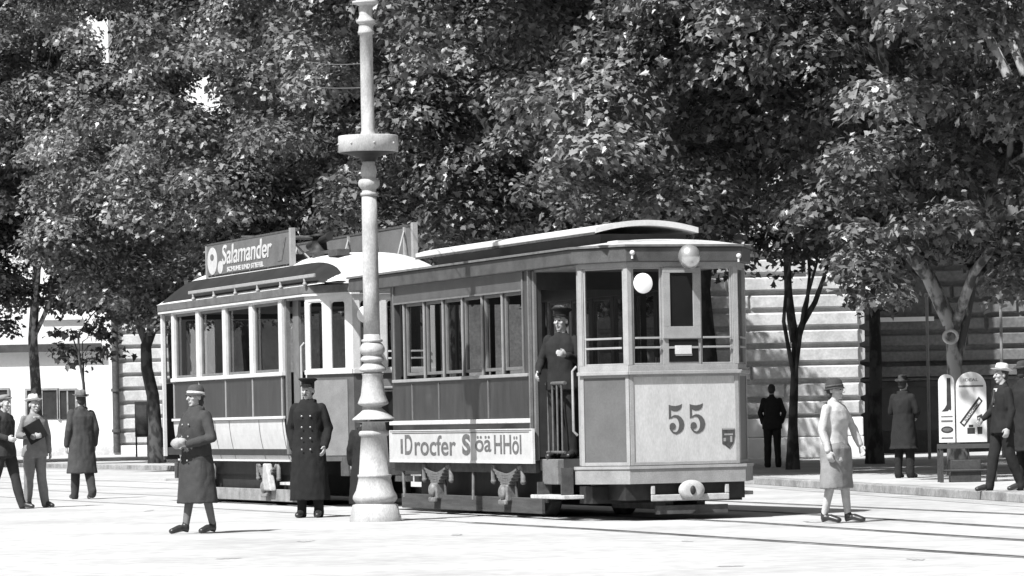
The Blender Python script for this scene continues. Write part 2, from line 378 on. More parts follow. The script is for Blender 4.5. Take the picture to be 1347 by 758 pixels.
# ---------------------------------------------------------------- trees
def bark_mat(name, lo, hi):
    m = bpy.data.materials.new(name); m.use_nodes = True; t = m.node_tree; n = t.nodes; l = t.links; b = n['Principled BSDF']
    b.inputs['Roughness'].default_value = .9; b.inputs['Specular IOR Level'].default_value = .15
    tc = n.new('ShaderNodeTexCoord'); mp = n.new('ShaderNodeMapping'); mp.inputs['Scale'].default_value = (1, 1, .55); l.new(tc.outputs['Object'], mp.inputs[0])
    nz = n.new('ShaderNodeTexNoise'); nz.inputs['Scale'].default_value = 5.5; nz.inputs['Detail'].default_value = 5; l.new(mp.outputs[0], nz.inputs[0])
    r = n.new('ShaderNodeValToRGB'); e = r.color_ramp.elements; e[0].position = .44; e[0].color = (lo, lo, lo, 1); e[1].position = .56; e[1].color = (hi, hi, hi, 1)
    l.new(nz.outputs[0], r.inputs[0]); l.new(r.outputs[0], b.inputs['Base Color'])
    bp = n.new('ShaderNodeBump'); bp.inputs['Strength'].default_value = .5; bp.inputs['Distance'].default_value = .02; l.new(nz.outputs[0], bp.inputs['Height']); l.new(bp.outputs[0], b.inputs['Normal'])
    return m
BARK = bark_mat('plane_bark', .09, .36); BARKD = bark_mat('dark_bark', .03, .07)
def leaf_mat(name, lo, hi, rough=.38):
    m = bpy.data.materials.new(name); m.use_nodes = True; t = m.node_tree; n = t.nodes; l = t.links; n.clear()
    o = n.new('ShaderNodeOutputMaterial'); b = n.new('ShaderNodeBsdfPrincipled'); b.inputs['Roughness'].default_value = rough; b.inputs['Specular IOR Level'].default_value = .5
    at = n.new('ShaderNodeAttribute'); at.attribute_name = 'tone'; mr = n.new('ShaderNodeMapRange'); mr.inputs[3].default_value = lo; mr.inputs[4].default_value = hi
    l.new(at.outputs['Fac'], mr.inputs[0]); l.new(mr.outputs[0], b.inputs['Base Color'])
    tl = n.new('ShaderNodeBsdfTranslucent'); l.new(mr.outputs[0], tl.inputs[0]); mx = n.new('ShaderNodeMixShader'); mx.inputs[0].default_value = .22
    l.new(b.outputs[0], mx.inputs[1]); l.new(tl.outputs[0], mx.inputs[2]); l.new(mx.outputs[0], o.inputs[0]); return m
LEAF = leaf_mat('plane_leaf', .014, .27); LEAFD = leaf_mat('dark_leaf', .02, .10, .6)
# five-lobed leaf outline, as two halves folded on the midrib
LH = np.array([(0, 0), (.30, -.12), (.27, .14), (.52, .22), (.30, .42), (.22, .62), (0, 1.0)], float)
def leaves(name, cen, size, nrm, m, parent, tone):
    N = len(cen); up = rng.normal(size=(N, 3)); up[:, 2] -= .5
    n = nrm / np.linalg.norm(nrm, axis=1, keepdims=True)
    d = up - n * (up * n).sum(1, keepdims=True); d /= np.linalg.norm(d, axis=1, keepdims=True); s = np.cross(d, n)
    vs = []; k = len(LH); fold = rng.uniform(-.1, .45, N)
    for sg in (1, -1):
        P_ = cen[:, None, :] + size[:, None, None] * (s[:, None, :] * (LH[None, :, 0, None] * sg) + d[:, None, :] * (LH[None, :, 1, None] - .4)
             - n[:, None, :] * (LH[None, :, 0, None] * fold[:, None, None]) - n[:, None, :] * ((LH[None, :, 1, None] ** 2) * .18))
        vs.append(P_)
    V = np.concatenate(vs, axis=1).reshape(-1, 3); nf = 2 * N
    idx = (np.arange(N)[:, None] * 2 * k); f1 = idx + np.arange(k)[None]; f2 = idx + k + np.arange(k)[::-1][None]
    L = np.stack([f1, f2], 1).reshape(-1)
    me = bpy.data.meshes.new(name); me.vertices.add(len(V)); me.vertices.foreach_set('co', V.ravel())
    me.loops.add(len(L)); me.loops.foreach_set('vertex_index', L.astype(np.int32)); me.polygons.add(nf)
    me.polygons.foreach_set('loop_start', (np.arange(nf) * k).astype(np.int32)); me.polygons.foreach_set('loop_total', np.full(nf, k, np.int32))
    at = me.attributes.new('tone', 'FLOAT', 'POINT'); at.data.foreach_set('value', np.repeat(tone, 2 * k).astype(np.float32))
    me.materials.append(m); me.update(calc_edges=True)
    o = bpy.data.objects.new(name, me); COL.objects.link(o); o.parent = parent; return o
def proj(p):
    a = p[0] / p[1] * F; b = -(p[2] - H) / p[1] * F; c, s = math.cos(ROLL), math.sin(ROLL)
    return PPX + a * c + b * s, PPY - a * s + b * c
CLEAR = [(992, 1128, 382, 640), (1128, 1400, 412, 680), (1195, 1290, 380, 425), (1300, 1360, 245, 305), (1185, 1275, 268, 300), (128, 158, 42, 78), (-50, 235, 478, 640), (60, 130, 440, 470), (255, 282, 125, 140), (992, 1010, 350, 640)]
def blocked(p, r):
    u, v = proj(p); q = r / p[1] * F * .75
    for (a, b_, c_, d_) in CLEAR:
        if a - q < u < b_ + q and c_ - q < v < d_ + q: return True
    return False
def tree(name, label, base, H_, cr, z_low, trunk, tr, bark, leaf, ncl, nlv, lsize, limbs=None, group=None, seed=0, clr=True, crow=(0, 0), nl=11, void=-.07, extra=()):
    r = random.Random(seed); t = thing(name, label, 'tree', base, 0, group); bx, by, bz = base
    w = MB(); tp = [Vector(q) for q in trunk]; n = len(tp)
    w.tube(tp, [tr * (1.35 if i == 0 else 1.0 - .45 * i / (n - 1)) for i in range(n)], 14)
    tips = []
    cz = (H_ + z_low) / 2; hz = (H_ - z_low) / 2; top = tp[-1]; cl = []
    tries = 0
    while len(cl) < ncl and tries < ncl * 30:
        tries += 1
        d = Vector((r.gauss(0, 1), r.gauss(0, 1), r.gauss(0, 1))).normalized(); q = r.uniform(.35, 1) ** .45
        wob = 1 + .22 * noise.noise(d * 2.2 + Vector((seed * 3.1, 0, 0)))
        c = Vector((d.x * cr * q * wob + crow[0], d.y * cr * q * wob + crow[1], cz + d.z * hz * q * wob - bz)); rad = r.uniform(.42, .98) * (cr / 5) ** .5
        if c.z < z_low * .8 + rad * .3 - bz: continue
        if noise.noise((c + Vector(base)) * .34) < void: continue
        if clr and blocked(Vector((bx, by, bz)) + c, rad): continue
        cl.append((c, rad))
    for (eu, ev, eY, er) in extra: cl.append((P(eu, ev, eY) - Vector(base), er))
    # limbs reach into the crown
    for i in range(nl):
        if not cl: break
        c, rad = cl[int(r.random() * len(cl))]; a = tp[max(1, int(n * .55)) + int(r.random() * (n - max(1, int(n * .55))))] if n > 2 else top
        m1 = a.lerp(c, .45) + Vector((r.gauss(0, .3), r.gauss(0, .3), .5 + r.random() * .4)); m2 = a.lerp(c, .8) + Vector((r.gauss(0, .2), r.gauss(0, .2), .2))
        w.tube([a, a.lerp(m1, .55) + Vector((r.gauss(0, .08), 0, .1)), m1, m2, c], [tr * .42, tr * .34, tr * .25, tr * .15, tr * .06], 8)
        for _ in range(3):
            c2, _r = min(r.sample(cl, min(len(cl), 14)), key=lambda e: (e[0] - m2).length); w.tube([m2, m2.lerp(c2, .5) + Vector((0, r.gauss(0, .1), .15)), c2], [tr * .14, tr * .09, tr * .03], 6)
    for L in (limbs or []):
        pts = [Vector(q[:3]) - Vector(base) for q in L[0]]; w.tube(pts, [L[1] + (L[2] - L[1]) * i / (len(pts) - 1) for i in range(len(pts))], 10)
    w.build('trunk', bark, t, fix=False)
    C = []; NN = []; T = []
    if cl:
        per = int(nlv / len(cl))
        for c, rad in cl:
            k = int(per * (rad / .6) ** 2); d = rng.normal(size=(k, 3)); d /= np.linalg.norm(d, axis=1, keepdims=True)
            d[:, 2] = np.where(d[:, 2] < -.25, -d[:, 2], d[:, 2]); q = rng.uniform(.35, 1, (k, 1)) ** .6; sc = np.array([1.2, 1.2, .8]) * rad
            # a few twigs shoot out of the clump
            C.append(np.array(c) + d * q * sc + rng.normal(size=(k, 3)) * rad * .1)
            nn = d * .7 + np.array([0, 0, .5]) + rng.normal(size=(k, 3)) * .42; NN.append(nn)
            base_t = r.random() ** 1.6 * .5
            T.append(np.clip(base_t + rng.beta(1.2, 3.0, k) * .85, 0, 1))
        C = np.concatenate(C); NN = np.concatenate(NN); T = np.concatenate(T)
        leaves('crown', C, rng.uniform(.6, 1.25, len(C)) * lsize, NN, leaf, t, T)
    return t
def base_at(u, Y, z=.118): return (XU(u, Y, 620), Y, z)
def rel(base, pts): b = Vector(base); return [P(*q) - b for q in pts]
GR = 'plane trees along the pavement'
# big mottled plane at right
rx = random.Random(77); EXR = []; EXR2 = []
while len(EXR) + len(EXR2) < 95:
    eu, ev, eY = rx.uniform(1120, 1400), rx.uniform(215, 408), rx.uniform(58.5, 67)
    if 1275 < eu < 1350 and 235 < ev < 312: continue
    if ev > 345 and 1185 < eu < 1300: continue
    if eu < 1150 and ev > 375: continue
    (EXR if eu < 1275 else EXR2).append((eu, ev, eY, rx.uniform(.3, .6)))
b0 = base_at(1262, 64)
tr1 = rel(b0, [(1262, 634, 64), (1258, 560, 64), (1256, 500, 64), (1253, 455, 64), (1250, 420, 64)]); tr1[0] = Vector((0, 0, 0))
l1 = [(P(1250, 425, 64.0), P(1238, 400, 64.0), P(1222, 365, 64.0), P(1200, 338, 63.7), P(1178, 308, 63.5), P(1166, 270, 63.2), P(1160, 220, 63.0), P(1160, 160, 63.0), P(1163, 90, 62.8), P(1155, 20, 62.6), P(1150, -60, 62.0)), .14, .06]
l2 = [(P(1256, 430, 64.0), P(1268, 395, 63.7), P(1280, 360, 63.5), P(1308, 322, 63.2), P(1320, 280, 63.0), P(1326, 230, 63.0), P(1332, 160, 62.6), P(1338, 60, 62.0)), .095, .045]
l3 = [(P(1161, 95, 62.6), P(1140, 55, 62.2), P(1112, 22, 61.9), P(1088, -4, 61.6), P(1060, -40, 61.0)), .05, .03]
l4 = [(P(1163, 80, 62.6), P(1150, 30, 62.0), P(1147, -20, 61.7)), .06, .04]
l5 = [(P(1205, 345, 63.7), P(1160, 315, 63.4), P(1115, 280, 63.0), P(1070, 258, 62.7)), .06, .025]
l6 = [(P(1222, 365, 64.0), P(1208, 325, 63.8), P(1230, 300, 63.5), P(1275, 285, 63.4)), .06, .03]
tree('plane_tree', 'mottled plane tree forking low behind the shoe poster stand', b0, 18, 5.8, 3.1, tr1, .165, BARK, LEAF, 380, 118000, .125, [l1, l2, l3, l4, l5, l6], GR, 1, crow=(.6, .2), nl=1, void=-.14, extra=EXR)
# thin dark tree
b0 = base_at(1043, 74)
tr = rel(b0, [(1043, 620, 74), (1043, 560, 74), (1045, 500, 74), (1046, 445, 74)]); tr[0] = Vector((0, 0, 0))
la = [(P(1046, 450, 74), P(1041, 420, 74), P(1037, 385, 74), P(1035, 340, 73.8), P(1034, 290, 73.8), P(1040, 230, 74)), .10, .05]
lb = [(P(1046, 455, 74), P(1056, 425, 73.9), P(1072, 398, 73.8), P(1084, 365, 73.7), P(1095, 320, 73.6)), .075, .03]
lc = [(P(1056, 425, 73.9), P(1062, 395, 74.2), P(1065, 360, 74.4), P(1060, 300, 74.4)), .05, .02]
CL0 = list(CLEAR); CLEAR[:] = [(985, 1140, 392, 640)]
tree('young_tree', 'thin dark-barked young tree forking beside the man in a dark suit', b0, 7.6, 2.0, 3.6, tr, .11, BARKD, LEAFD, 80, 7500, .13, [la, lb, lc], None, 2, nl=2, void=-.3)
CLEAR[:] = CL0
b0 = base_at(1151, 80)
tr = rel(b0, [(1151, 612, 80), (1151, 560, 80), (1152, 480, 80), (1150, 400, 80), (1150, 320, 80), (1148, 240, 80)]); tr[0] = Vector((0, 0, 0))
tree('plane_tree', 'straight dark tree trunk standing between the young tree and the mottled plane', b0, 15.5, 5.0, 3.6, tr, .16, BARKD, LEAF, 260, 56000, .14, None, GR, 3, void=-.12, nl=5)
specs = [(930, 70, 4, 19, 5.8, 'plane tree whose crown rises right behind the roof of the nearer tram'),
         (712, 79, 5, 13, 5.3, 'plane tree standing behind the saloon windows of the nearer tram'),
         (508, 89, 6, 14, 5.8, 'plane tree towering behind the lamp post and the tram coupling'),
         (332, 100, 7, 18.5, 6.2, 'plane tree rising behind the painted board on the left tram')]
for (u, Y, sdd, hh, cr, lab) in specs:
    b0 = base_at(u, Y)
    tr = [Vector((0, 0, 0)), Vector((.08, 0, 1.6)), Vector((-.05, .05, 3.4)), Vector((.15, 0, 5.2)), Vector((.05, -.1, 7.4)), Vector((.3, 0, 9.6))]
    li = []
    if u == 332:
        li = [[(P(344, 140, 95.5), P(344, 90, 95.3), P(352, 45, 95.2), P(356, 10, 95)), .05, .03], [(P(347, 75, 95.3), P(358, 50, 95.1), P(372, 46, 95)), .03, .015]]
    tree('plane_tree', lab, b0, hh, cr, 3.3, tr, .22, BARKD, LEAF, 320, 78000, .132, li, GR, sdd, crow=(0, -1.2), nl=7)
b0 = base_at(207, 112)
tr = rel(b0, [(207, 600, 112), (204, 560, 112), (201, 520, 112), (193, 485, 112), (192, 455, 112), (203, 425, 112), (208, 385, 112), (206, 330, 112), (200, 260, 112)]); tr[0] = Vector((0, 0, 0))
li = [[(P(165, 248, 106.5), P(195, 257, 106.3), P(222, 266, 106.2), P(245, 264, 106)), .07, .03], [(P(185, 95, 106), P(177, 55, 106), P(158, 30, 105.8)), .07, .035]]
tree('plane_tree', 'plane tree with bent trunk standing just beyond the rear of the left tram', b0, 19, 6.5, 3.7, tr, .21, BARKD, LEAF, 350, 72000, .15, li, GR, 8)
b0 = base_at(46, 124)
tr = [Vector((0, 0, 0)), Vector((.1, 0, 2)), Vector((0, .1, 4)), Vector((.2, 0, 6.5)), Vector((0, 0, 10))]
tree('plane_tree', 'plane tree behind the three men at left, its trunk mostly hidden by them', b0, 18, 6.9, 4.0, tr, .2, BARK, LEAF, 350, 72000, .155, None, GR, 9)
b0 = base_at(-200, 122)
tree('plane_tree', 'leftmost plane tree crown, cut off by the left edge of the picture', b0, 17, 7, 4.0, tr, .24, BARK, LEAF, 200, 36000, .16, None, GR, 10)
b0 = base_at(1420, 56)
tree('plane_tree', 'rightmost plane tree crown reaching in from the right edge', b0, 13, 4.6, 4.8, tr, .2, BARK, LEAF, 130, 46000, .13, None, GR, 11, extra=EXR2)
# second row of crowns farther back closes the canopy
for i, (u, Y, lab) in enumerate(((600, 104, 'plane crown farther back, seen between the lamp post and the nearer tram roof'), (230, 128, 'plane crown farther back, above the rear half of the left tram'))):
    b0 = base_at(u, Y)
    tree('plane_tree', lab, b0, 15.5, 6.0, 4.6, tr, .22, BARK, LEAF, 230, 34000, .15, None, 'plane trees of the second row', 20 + i)
# sapling
b0 = base_at(113, 112)
tr = rel(b0, [(114, 604, 112), (112, 540, 112), (110, 505, 112), (104, 470, 112), (103, 440, 112)]); tr[0] = Vector((0, 0, 0))
CLEAR[:] = [(-1, 60, 0, 700)]
tree('sapling', 'slender sapling with a small round crown against the white wall', b0, 4.4, 1.15, 2.9, tr, .055, BARKD, LEAFD, 26, 1100, .2, None, None, 31, nl=4)
CLEAR[:] = CL0

# ---------------------------------------------------------------- trams
RZ = math.atan2(AX.y, AX.x)
O1 = Vector((1.79, 44.57, 0))                       # front near corner level of the trailer, on its centreline
O2 = O1 - AX * 10.6
def lx(u, y, O=O1, v=500):                          # local x of image column u on the plane y
    a, b = un(u, v); k = a / F
    px, py = O.x + RX.x * y, O.y + RX.y * y         # (px + ax x)/(py + ay x) = k
    return (k * py - px) / (AX.x - k * AX.y)
def lz(u, v, x, y, O=O1):
    Yw = O.y + AX.y * x + RX.y * y; return P(u, v, Yw).z
def wheel_set(t, x, r=.37, y=.52):
    m = MB(); m.tube([(x, -y, r), (x, y, r)], .06, 10); ax = m.build('axle', BLACK, t)
    for s in (-1, 1):
        m = MB(); prof = [(r - .05, -.07), (r + .025, -.07), (r + .025, -.045), (r, -.04), (r, .05), (r - .05, .05), (r - .07, .0), (.1, .01), (.09, .07), (.03, .08)]
        m.lathe([(a, b * s) for a, b in prof], (x, s * y, r), 28, axis='y')
        m.build('wheel', IRON, t)
def spring_box(t, x, y, z=.50):
    """axle guard: leaf spring bow, hangers and axle box"""
    s = -1 if y < 0 else 1; m = MB()
    for j in range(5):
        L = .40 - j * .06; pts = []
        for k in range(9):
            q = -1 + k / 4; pts.append((x + q * L, y, z + .04 - .032 * j + .07 * (q * q) * (L / .42)))
        for k in range(8):
            a, b = pts[k], pts[k + 1]; m.add([(a[0], y - .05, a[2]), (b[0], y - .05, b[2]), (b[0], y + .05, b[2]), (a[0], y + .05, a[2]), (a[0], y - .05, a[2] - .028), (b[0], y - .05, b[2] - .028), (b[0], y + .05, b[2] - .028), (a[0], y + .05, a[2] - .028)],
              [(0, 1, 2, 3), (7, 6, 5, 4), (0, 4, 5, 1), (1, 5, 6, 2), (2, 6, 7, 3), (3, 7, 4, 0)])
    m.build('leaf_spring', mat('spring_steel', .12, .6, .3, amp=.35, scale=14, fine=.3), t)
    m = MB()
    m.prism([(x - .13, y - .07), (x + .13, y - .07), (x + .10, y + .09), (x - .10, y + .09)], z - .30, z - .10)
    m.box(x - .12, x + .12, y - .1, y - .05, z - .34, z - .28); m.ball((x, y - .08 if s < 0 else y + .08, z - .19), (.09, .05, .09))
    m.build('axle_box', mat('greasy_axle_box', .15, .6, .4, amp=.5, scale=14, fine=.3), t, bevel=.015)
    for q in (-1, 1):
        m = MB(); m.tube([(x + q * .42, y, z + .12), (x + q * .52, y, z + .14), (x + q * .52, y, z - .06)], .035, 8); m.ball((x + q * .52, y, z - .06), .038); m.ball((x + q * .42, y, z + .12), .04)
        m.build('spring_hanger', mat('hanger_iron', .13, .6, .3, amp=.4, scale=20), t)
        m = MB(); m.tube([(x + q * .17, y + .03, z - .02), (x + q * .22, y + .03, z - .30)], .02, 6); m.build('axle_guard', IRON, t)
def frame_window(t, A, B, s0, s1, z0, z1, o=0.0, fw=.035, frm=SIDEFR, th=.05, arch=0.0, bars=(), pane=GLASS, name='window'):
    m = MB()
    m.wall(A, B, s0, s0 + fw, z0, z1, o - th, o); m.wall(A, B, s1 - fw, s1, z0, z1, o - th, o)
    m.wall(A, B, s0 + fw, s1 - fw, z0, z0 + fw, o - th, o - .001); m.wall(A, B, s0 + fw, s1 - fw, z1 - fw, z1, o - th, o - .001)
    for b_ in bars: m.wall(A, B, s0 + fw, s1 - fw, b_ - .012, b_ + .012, o + .012, o + .03)
    if arch:
        AA = Vector(A); d = (Vector(B) - AA).normalized(); nn = Vector((d.y, -d.x))
        for sg, e in ((1, s0 + fw), (-1, s1 - fw)):
            pts = [(0, 0), (0, -arch)] + [(arch * (1 - math.cos(a)), -arch * (1 - math.sin(a))) for a in [R(q) for q in (0, 22, 45, 67, 90)]][1:]
            pts = [(p[0] * sg, p[1]) for p in pts]
            if sg < 0: pts = pts[::-1]
            Ob = AA + d * e + nn * (o - th + .004)
            m.plate(pts, (Ob.x, Ob.y, z1 - fw + .001), (d.x, d.y, 0), (0, 0, 1), (nn.x, nn.y, 0), th - .008)
    w_ = m.build(name, frm, t, bevel=.004)
    p = MB(); AA = Vector(A); d = (Vector(B) - AA).normalized(); nn = Vector((d.y, -d.x)); q = AA + d * (s0 + fw * .6) + nn * (o - th * .6); q2 = AA + d * (s1 - fw * .6) + nn * (o - th * .6)
    p.add([(q.x, q.y, z0 + fw * .6), (q2.x, q2.y, z0 + fw * .6), (q2.x, q2.y, z1 - fw * .6), (q.x, q.y, z1 - fw * .6)], [(0, 1, 2, 3)])
    p.build('pane', pane, w_); return w_
def benches(t, x0, x1, W, zf):
    for s in (-1, 1):
        m = MB(); y0, y1 = sorted((s * (W / 2 - .1), s * (W / 2 - .5)))
        m.box(x0, x1, y0, y1, zf + .42, zf + .47); y2 = s * (W / 2 - .12); m.box(x0, x1, min(y2, y2 - s * .04), max(y2, y2 - s * .04), zf + .47, zf + .9)
        for i in range(5): x = x0 + .1 + (x1 - x0 - .2) * i / 4; m.box(x - .03, x + .03, y0 + .05, y1 - .05, zf, zf + .42)
        m.build('bench', INTER, t)

# --- the trailer, number 55
W = 2.1; hw = W / 2; p_, mm = .6, .365; ZF = .74
t55 = thing('tram_trailer', 'dark closed tram trailer with number 55 painted on its pale front panel', 'tram', O1, RZ)
xF, xR = -1.55, -6.82; xE = -8.3
Af, Bf, Cf, Df = (0, -hw), (p_, -hw + mm), (p_, hw - mm), (0, hw)
LAf = (Vector(Bf) - Vector(Af)).length; LC = (Vector(Cf) - Vector(Bf)).length
# floor and sole frame
m = MB(); m.box(xE, .0, -hw + .06, hw - .06, ZF - .16, ZF - .02); m.prism([(0, -hw + .06), (p_ - .04, -hw + mm + .02), (p_ - .04, hw - mm - .02), (0, hw - .06)], ZF - .16, ZF - .021); m.build('floor', INTER, t55)
m = MB(); m.box(xR, xF, -hw + .015, -hw + .1, .55, .70); m.box(xR, xF, hw - .1, hw - .015, .55, .70); m.build('sole_bar', IRON, t55)
# sides of the saloon
zb, zw0, zw1, zl = 1.19, 1.80, 2.75, 3.04
xs = [lx(u, -hw, O1, 450) for u in (532, 558.5, 583.5, 609, 635, 661.5, 690)]
for s in (-1, 1):
    A, B = ((xR, -hw), (xF, -hw)) if s < 0 else ((xF, hw), (xR, hw)); L = xF - xR
    def sx(x, s=s): return (x - xR) if s < 0 else (xF - x)
    m = MB(); m.wall(A, B, 0, L, ZF - .02, zw0 - .06, -.05, 0); m.build('side_panel', DARK, t55)
    # thin vertical beads and horizontal moulding on the panelling
    m = MB()
    for u in (543, 578, 643, 698): q = sx(lx(u, -hw, O1, 530)); m.wall(A, B, q - .012, q + .012, zb + .03, zw0 - .11, .0, .012)
    m.each('bead', SIDEFR, t55)
    m = MB(); m.wall(A, B, -.02, L - .02, zb - .035, zb + .02, .002, .05); m.build('moulding', WHITE, t55, bevel=.006)
    m = MB(); m.wall(A, B, .08, L - .12, zw0 - .085, zw0 - .045, .002, .035); m.build('belt_rail', FRAME, t55, bevel=.006)
    # letterboard and corner posts
    m = MB(); m.wall(A, B, .16, L - .26, zw1 + .012, zl, -.05, .006); m.build('letterboard', MID, t55)
    m = MB(); m.wall(A, B, 0, .16, zw0 - .06, zl, -.07, .004); m.wall(A, B, L - .26, L, zw0 - .06, zl, -.07, .004); m.each('corner_panel', mat('corner_paint', .05, .5, .4, amp=.2, scale=5, fine=.1), t55)
    m = MB(); m.wall(A, B, L - .30, L - .26, zw0 - .05, zl - .002, .008, .02); m.wall(A, B, L - .045, L - .005, ZF - .02, zl - .01, .005, .04); m.wall(A, B, .12, .16, zw0 - .05, zl - .01, .005, .02)
    m.wall(A, B, .17, L - .3, zw1 - .002, zw1 + .02, .007, .03); m.build('trim', SIDEFR, t55)
    for i in range(6):
        a, b = sorted((sx(xs[i]), sx(xs[i + 1])))
        frame_window(t55, A, B, a + .045, b - .045, zw0, zw1, -.012, .04, SIDEFR, .045)
        m = MB(); m.wall(A, B, (a if s < 0 else b) - .044, (a if s < 0 else b) + .044, zw0 - .04, zw1, -.06, -.006); m.build('post', DARK, t55)
        m = MB(); m.wall(A, B, (a if s < 0 else b) - .012, (a if s < 0 else b) + .012, zw0 - .04, zw1 - .003, -.005, .014); m.build('post_bead', FRAME, t55)
    # advertisement board along the sole
    za, zt = .70, 1.075
    m = MB(); m.wall(A, B, .02, L + .07, za, zt, .03, .05); ab = m.build('advert_board', BAND, t55)
    m = MB(); m.wall(A, B, .0, L + .09, za - .035, za, .028, .062); m.wall(A, B, .0, L + .09, zt, zt + .012, .028, .06); m.wall(A, B, 0, .02, za, zt, .028, .06); m.wall(A, B, L + .07, L + .09, za, zt, .028, .06)
    m.build('frame', WHITE, ab)
    m = MB(); m.wall(A, B, .1, L - .05, zt - .035, zt - .022, .05, .053); m.build('lettering', INKM, ab)
    d = Vector((1, 0, 0)) if s < 0 else Vector((-1, 0, 0)); xc = (xF + xR) / 2
    y = s * (hw + .05)
    text_obj('lettering', 'D', .36, INKM, ab, (xc - d.x * 1.87, y, .895), d, (0, 0, 1), .30, .003, .008)
    text_obj('lettering', 'I', .26, INKM, ab, (xc - d.x * 2.15, y, .875), d, (0, 0, 1), .09, .003, .008)
    text_obj('lettering', 'rocfer', .36, INKM, ab, (xc - d.x * .83, y, .885), d, (0, 0, 1), 1.6, .003, .005)
    text_obj('lettering', 'S', .34, INKM, ab, (xc + d.x * .36, y, .895), d, (0, 0, 1), .3, .003, .016)
    text_obj('lettering', 'öä', .30, INKM, ab, (xc + d.x * .98, y, .905), d, (0, 0, 1), .58, .003, .004)
    text_obj('lettering', 'HHöl', .33, INKM, ab, (xc + d.x * 1.85, y, .895), d, (0, 0, 1), .95, .003, .005)
    # truss board hung low between the wheels
    m = MB(); yy = s * (hw - .03); m.box(xR + .2, xF + .12, min(yy, yy - s * .05), max(yy, yy - s * .05), .06, .25); m.build('guard_board', DUSTWOOD, t55, bevel=.008)
    for x in (-5.15, -2.55):
            spring_box(t55, x, s * (hw - .03))
    for x in (-6.6, -3.85, -1.35):
        m = MB(); m.tube([(x, s * (hw - .05), .68), (x + (.08 if x > -2 or x < -6 else 0), s * (hw - .04), .2)], .022, 6); m.build('hanger_rod', mat('hanger_iron', .13), t55)
for x in (-5.15, -2.55): wheel_set(t55, x)
m = MB(); m.box(-6.5, -1.7, -.78, -.66, .2, .6); m.box(-6.5, -1.7, .66, .78, .2, .6); m.box(-6.4, -1.8, -.3, .3, .3, .66); m.box(-4.6, -3.1, -.66, .66, .22, .5); m.build('truck_frame', BLACK, t55)
# end bulkheads with doorway
for x in (xF, xR):
    m = MB(); x2 = x + (.04 if x == xF else -.04)
    m.box(min(x, x2), max(x, x2), -hw + .05, -.36, ZF, 1.8); m.box(min(x, x2), max(x, x2), .36, hw - .05, ZF, 1.8); m.box(min(x, x2), max(x, x2), -hw + .05, hw - .05, 2.75, 3.04)
    for y in (-hw + .05, -.42, .36, hw - .11): m.box(min(x, x2), max(x, x2), y, y + .06, 1.8, 2.75)
    m.build('bulkhead', INTER, t55)
benches(t55, xR + .1, xF - .1, W, ZF)
# front vestibule: three facets
def facet(t, A, B, L, panel, fr, wins, zsill=1.80, zhead=2.93, z0=.64, zpt=1.70):
    m = MB(); m.wall(A, B, .03, L - .03, z0, zpt, -.04, 0); m.build('front_panel', panel, t)
    m = MB(); e = .045
    m.wall(A, B, .0, L, zpt + .002, zsill, -.05, .01); m.wall(A, B, 0, L, zhead, zhead + .12, -.05, .008)
    m.wall(A, B, -.01, e, zsill, zhead, -.05, .012); m.wall(A, B, L - e, L + .01, zsill, zhead, -.05, .012)
    m.wall(A, B, .0, .05, z0, zpt, .0, .012); m.wall(A, B, L - .05, L, z0, zpt, .0, .012); m.wall(A, B, .05, L - .05, z0, z0 + .04, .001, .011); m.wall(A, B, .05, L - .05, zpt - .04, zpt, .001, .011)
    ed = [e] + [q for w_ in wins for q in w_[:2]] + [L - e]
    for i in range(0, len(ed), 2):
        if ed[i + 1] - ed[i] > .004: m.wall(A, B, ed[i], ed[i + 1], zsill, zhead, -.045, .006)
    m.build('front_frame', fr, t, bevel=.004)
    for w_ in wins:
        a, b = w_[:2]; zz0, zz1 = (w_[2], w_[3]) if len(w_) > 3 else (zsill, zhead)
        frame_window(t, A, B, a + .001, b - .001, zz0, zz1, -.006, .022, fr, .03, bars=w_[4] if len(w_) > 4 else (2.0, 2.11))
    m = MB(); m.wall(A, B, -.02, L + .02, zpt - .012, zpt + .03, .013, .05); m.build('sill_rail', FRAME, t, bevel=.006)
def fs(u, A, B, L, v=420):   # distance along a facet for an image column
    best = min(range(0, 401), key=lambda k: abs(fproj(A, B, L * k / 400, v) - u)); return L * best / 400
def fproj(A, B, s, v):
    a = Vector(A); d = (Vector(B) - a).normalized(); q = a + d * s; wp = O1 + AX * q.x + RX * q.y; a_ = wp.x / wp.y * F
    return PPX + a_ + (v - PPY) * math.sin(ROLL)
w3 = [fs(u, Bf, Cf, LC) for u in (832, 871, 881, 911, 921, 963)]
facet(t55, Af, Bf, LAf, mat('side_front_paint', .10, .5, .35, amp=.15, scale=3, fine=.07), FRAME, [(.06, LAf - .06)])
facet(t55, Bf, Cf, LC, FRONTP, FRAME, [(w3[0], w3[1]), (w3[4], w3[5])], zhead=2.93)
facet(t55, Cf, Df, LAf, mat('side_front_paint', .12), FRAME, [(.06, LAf - .06)])
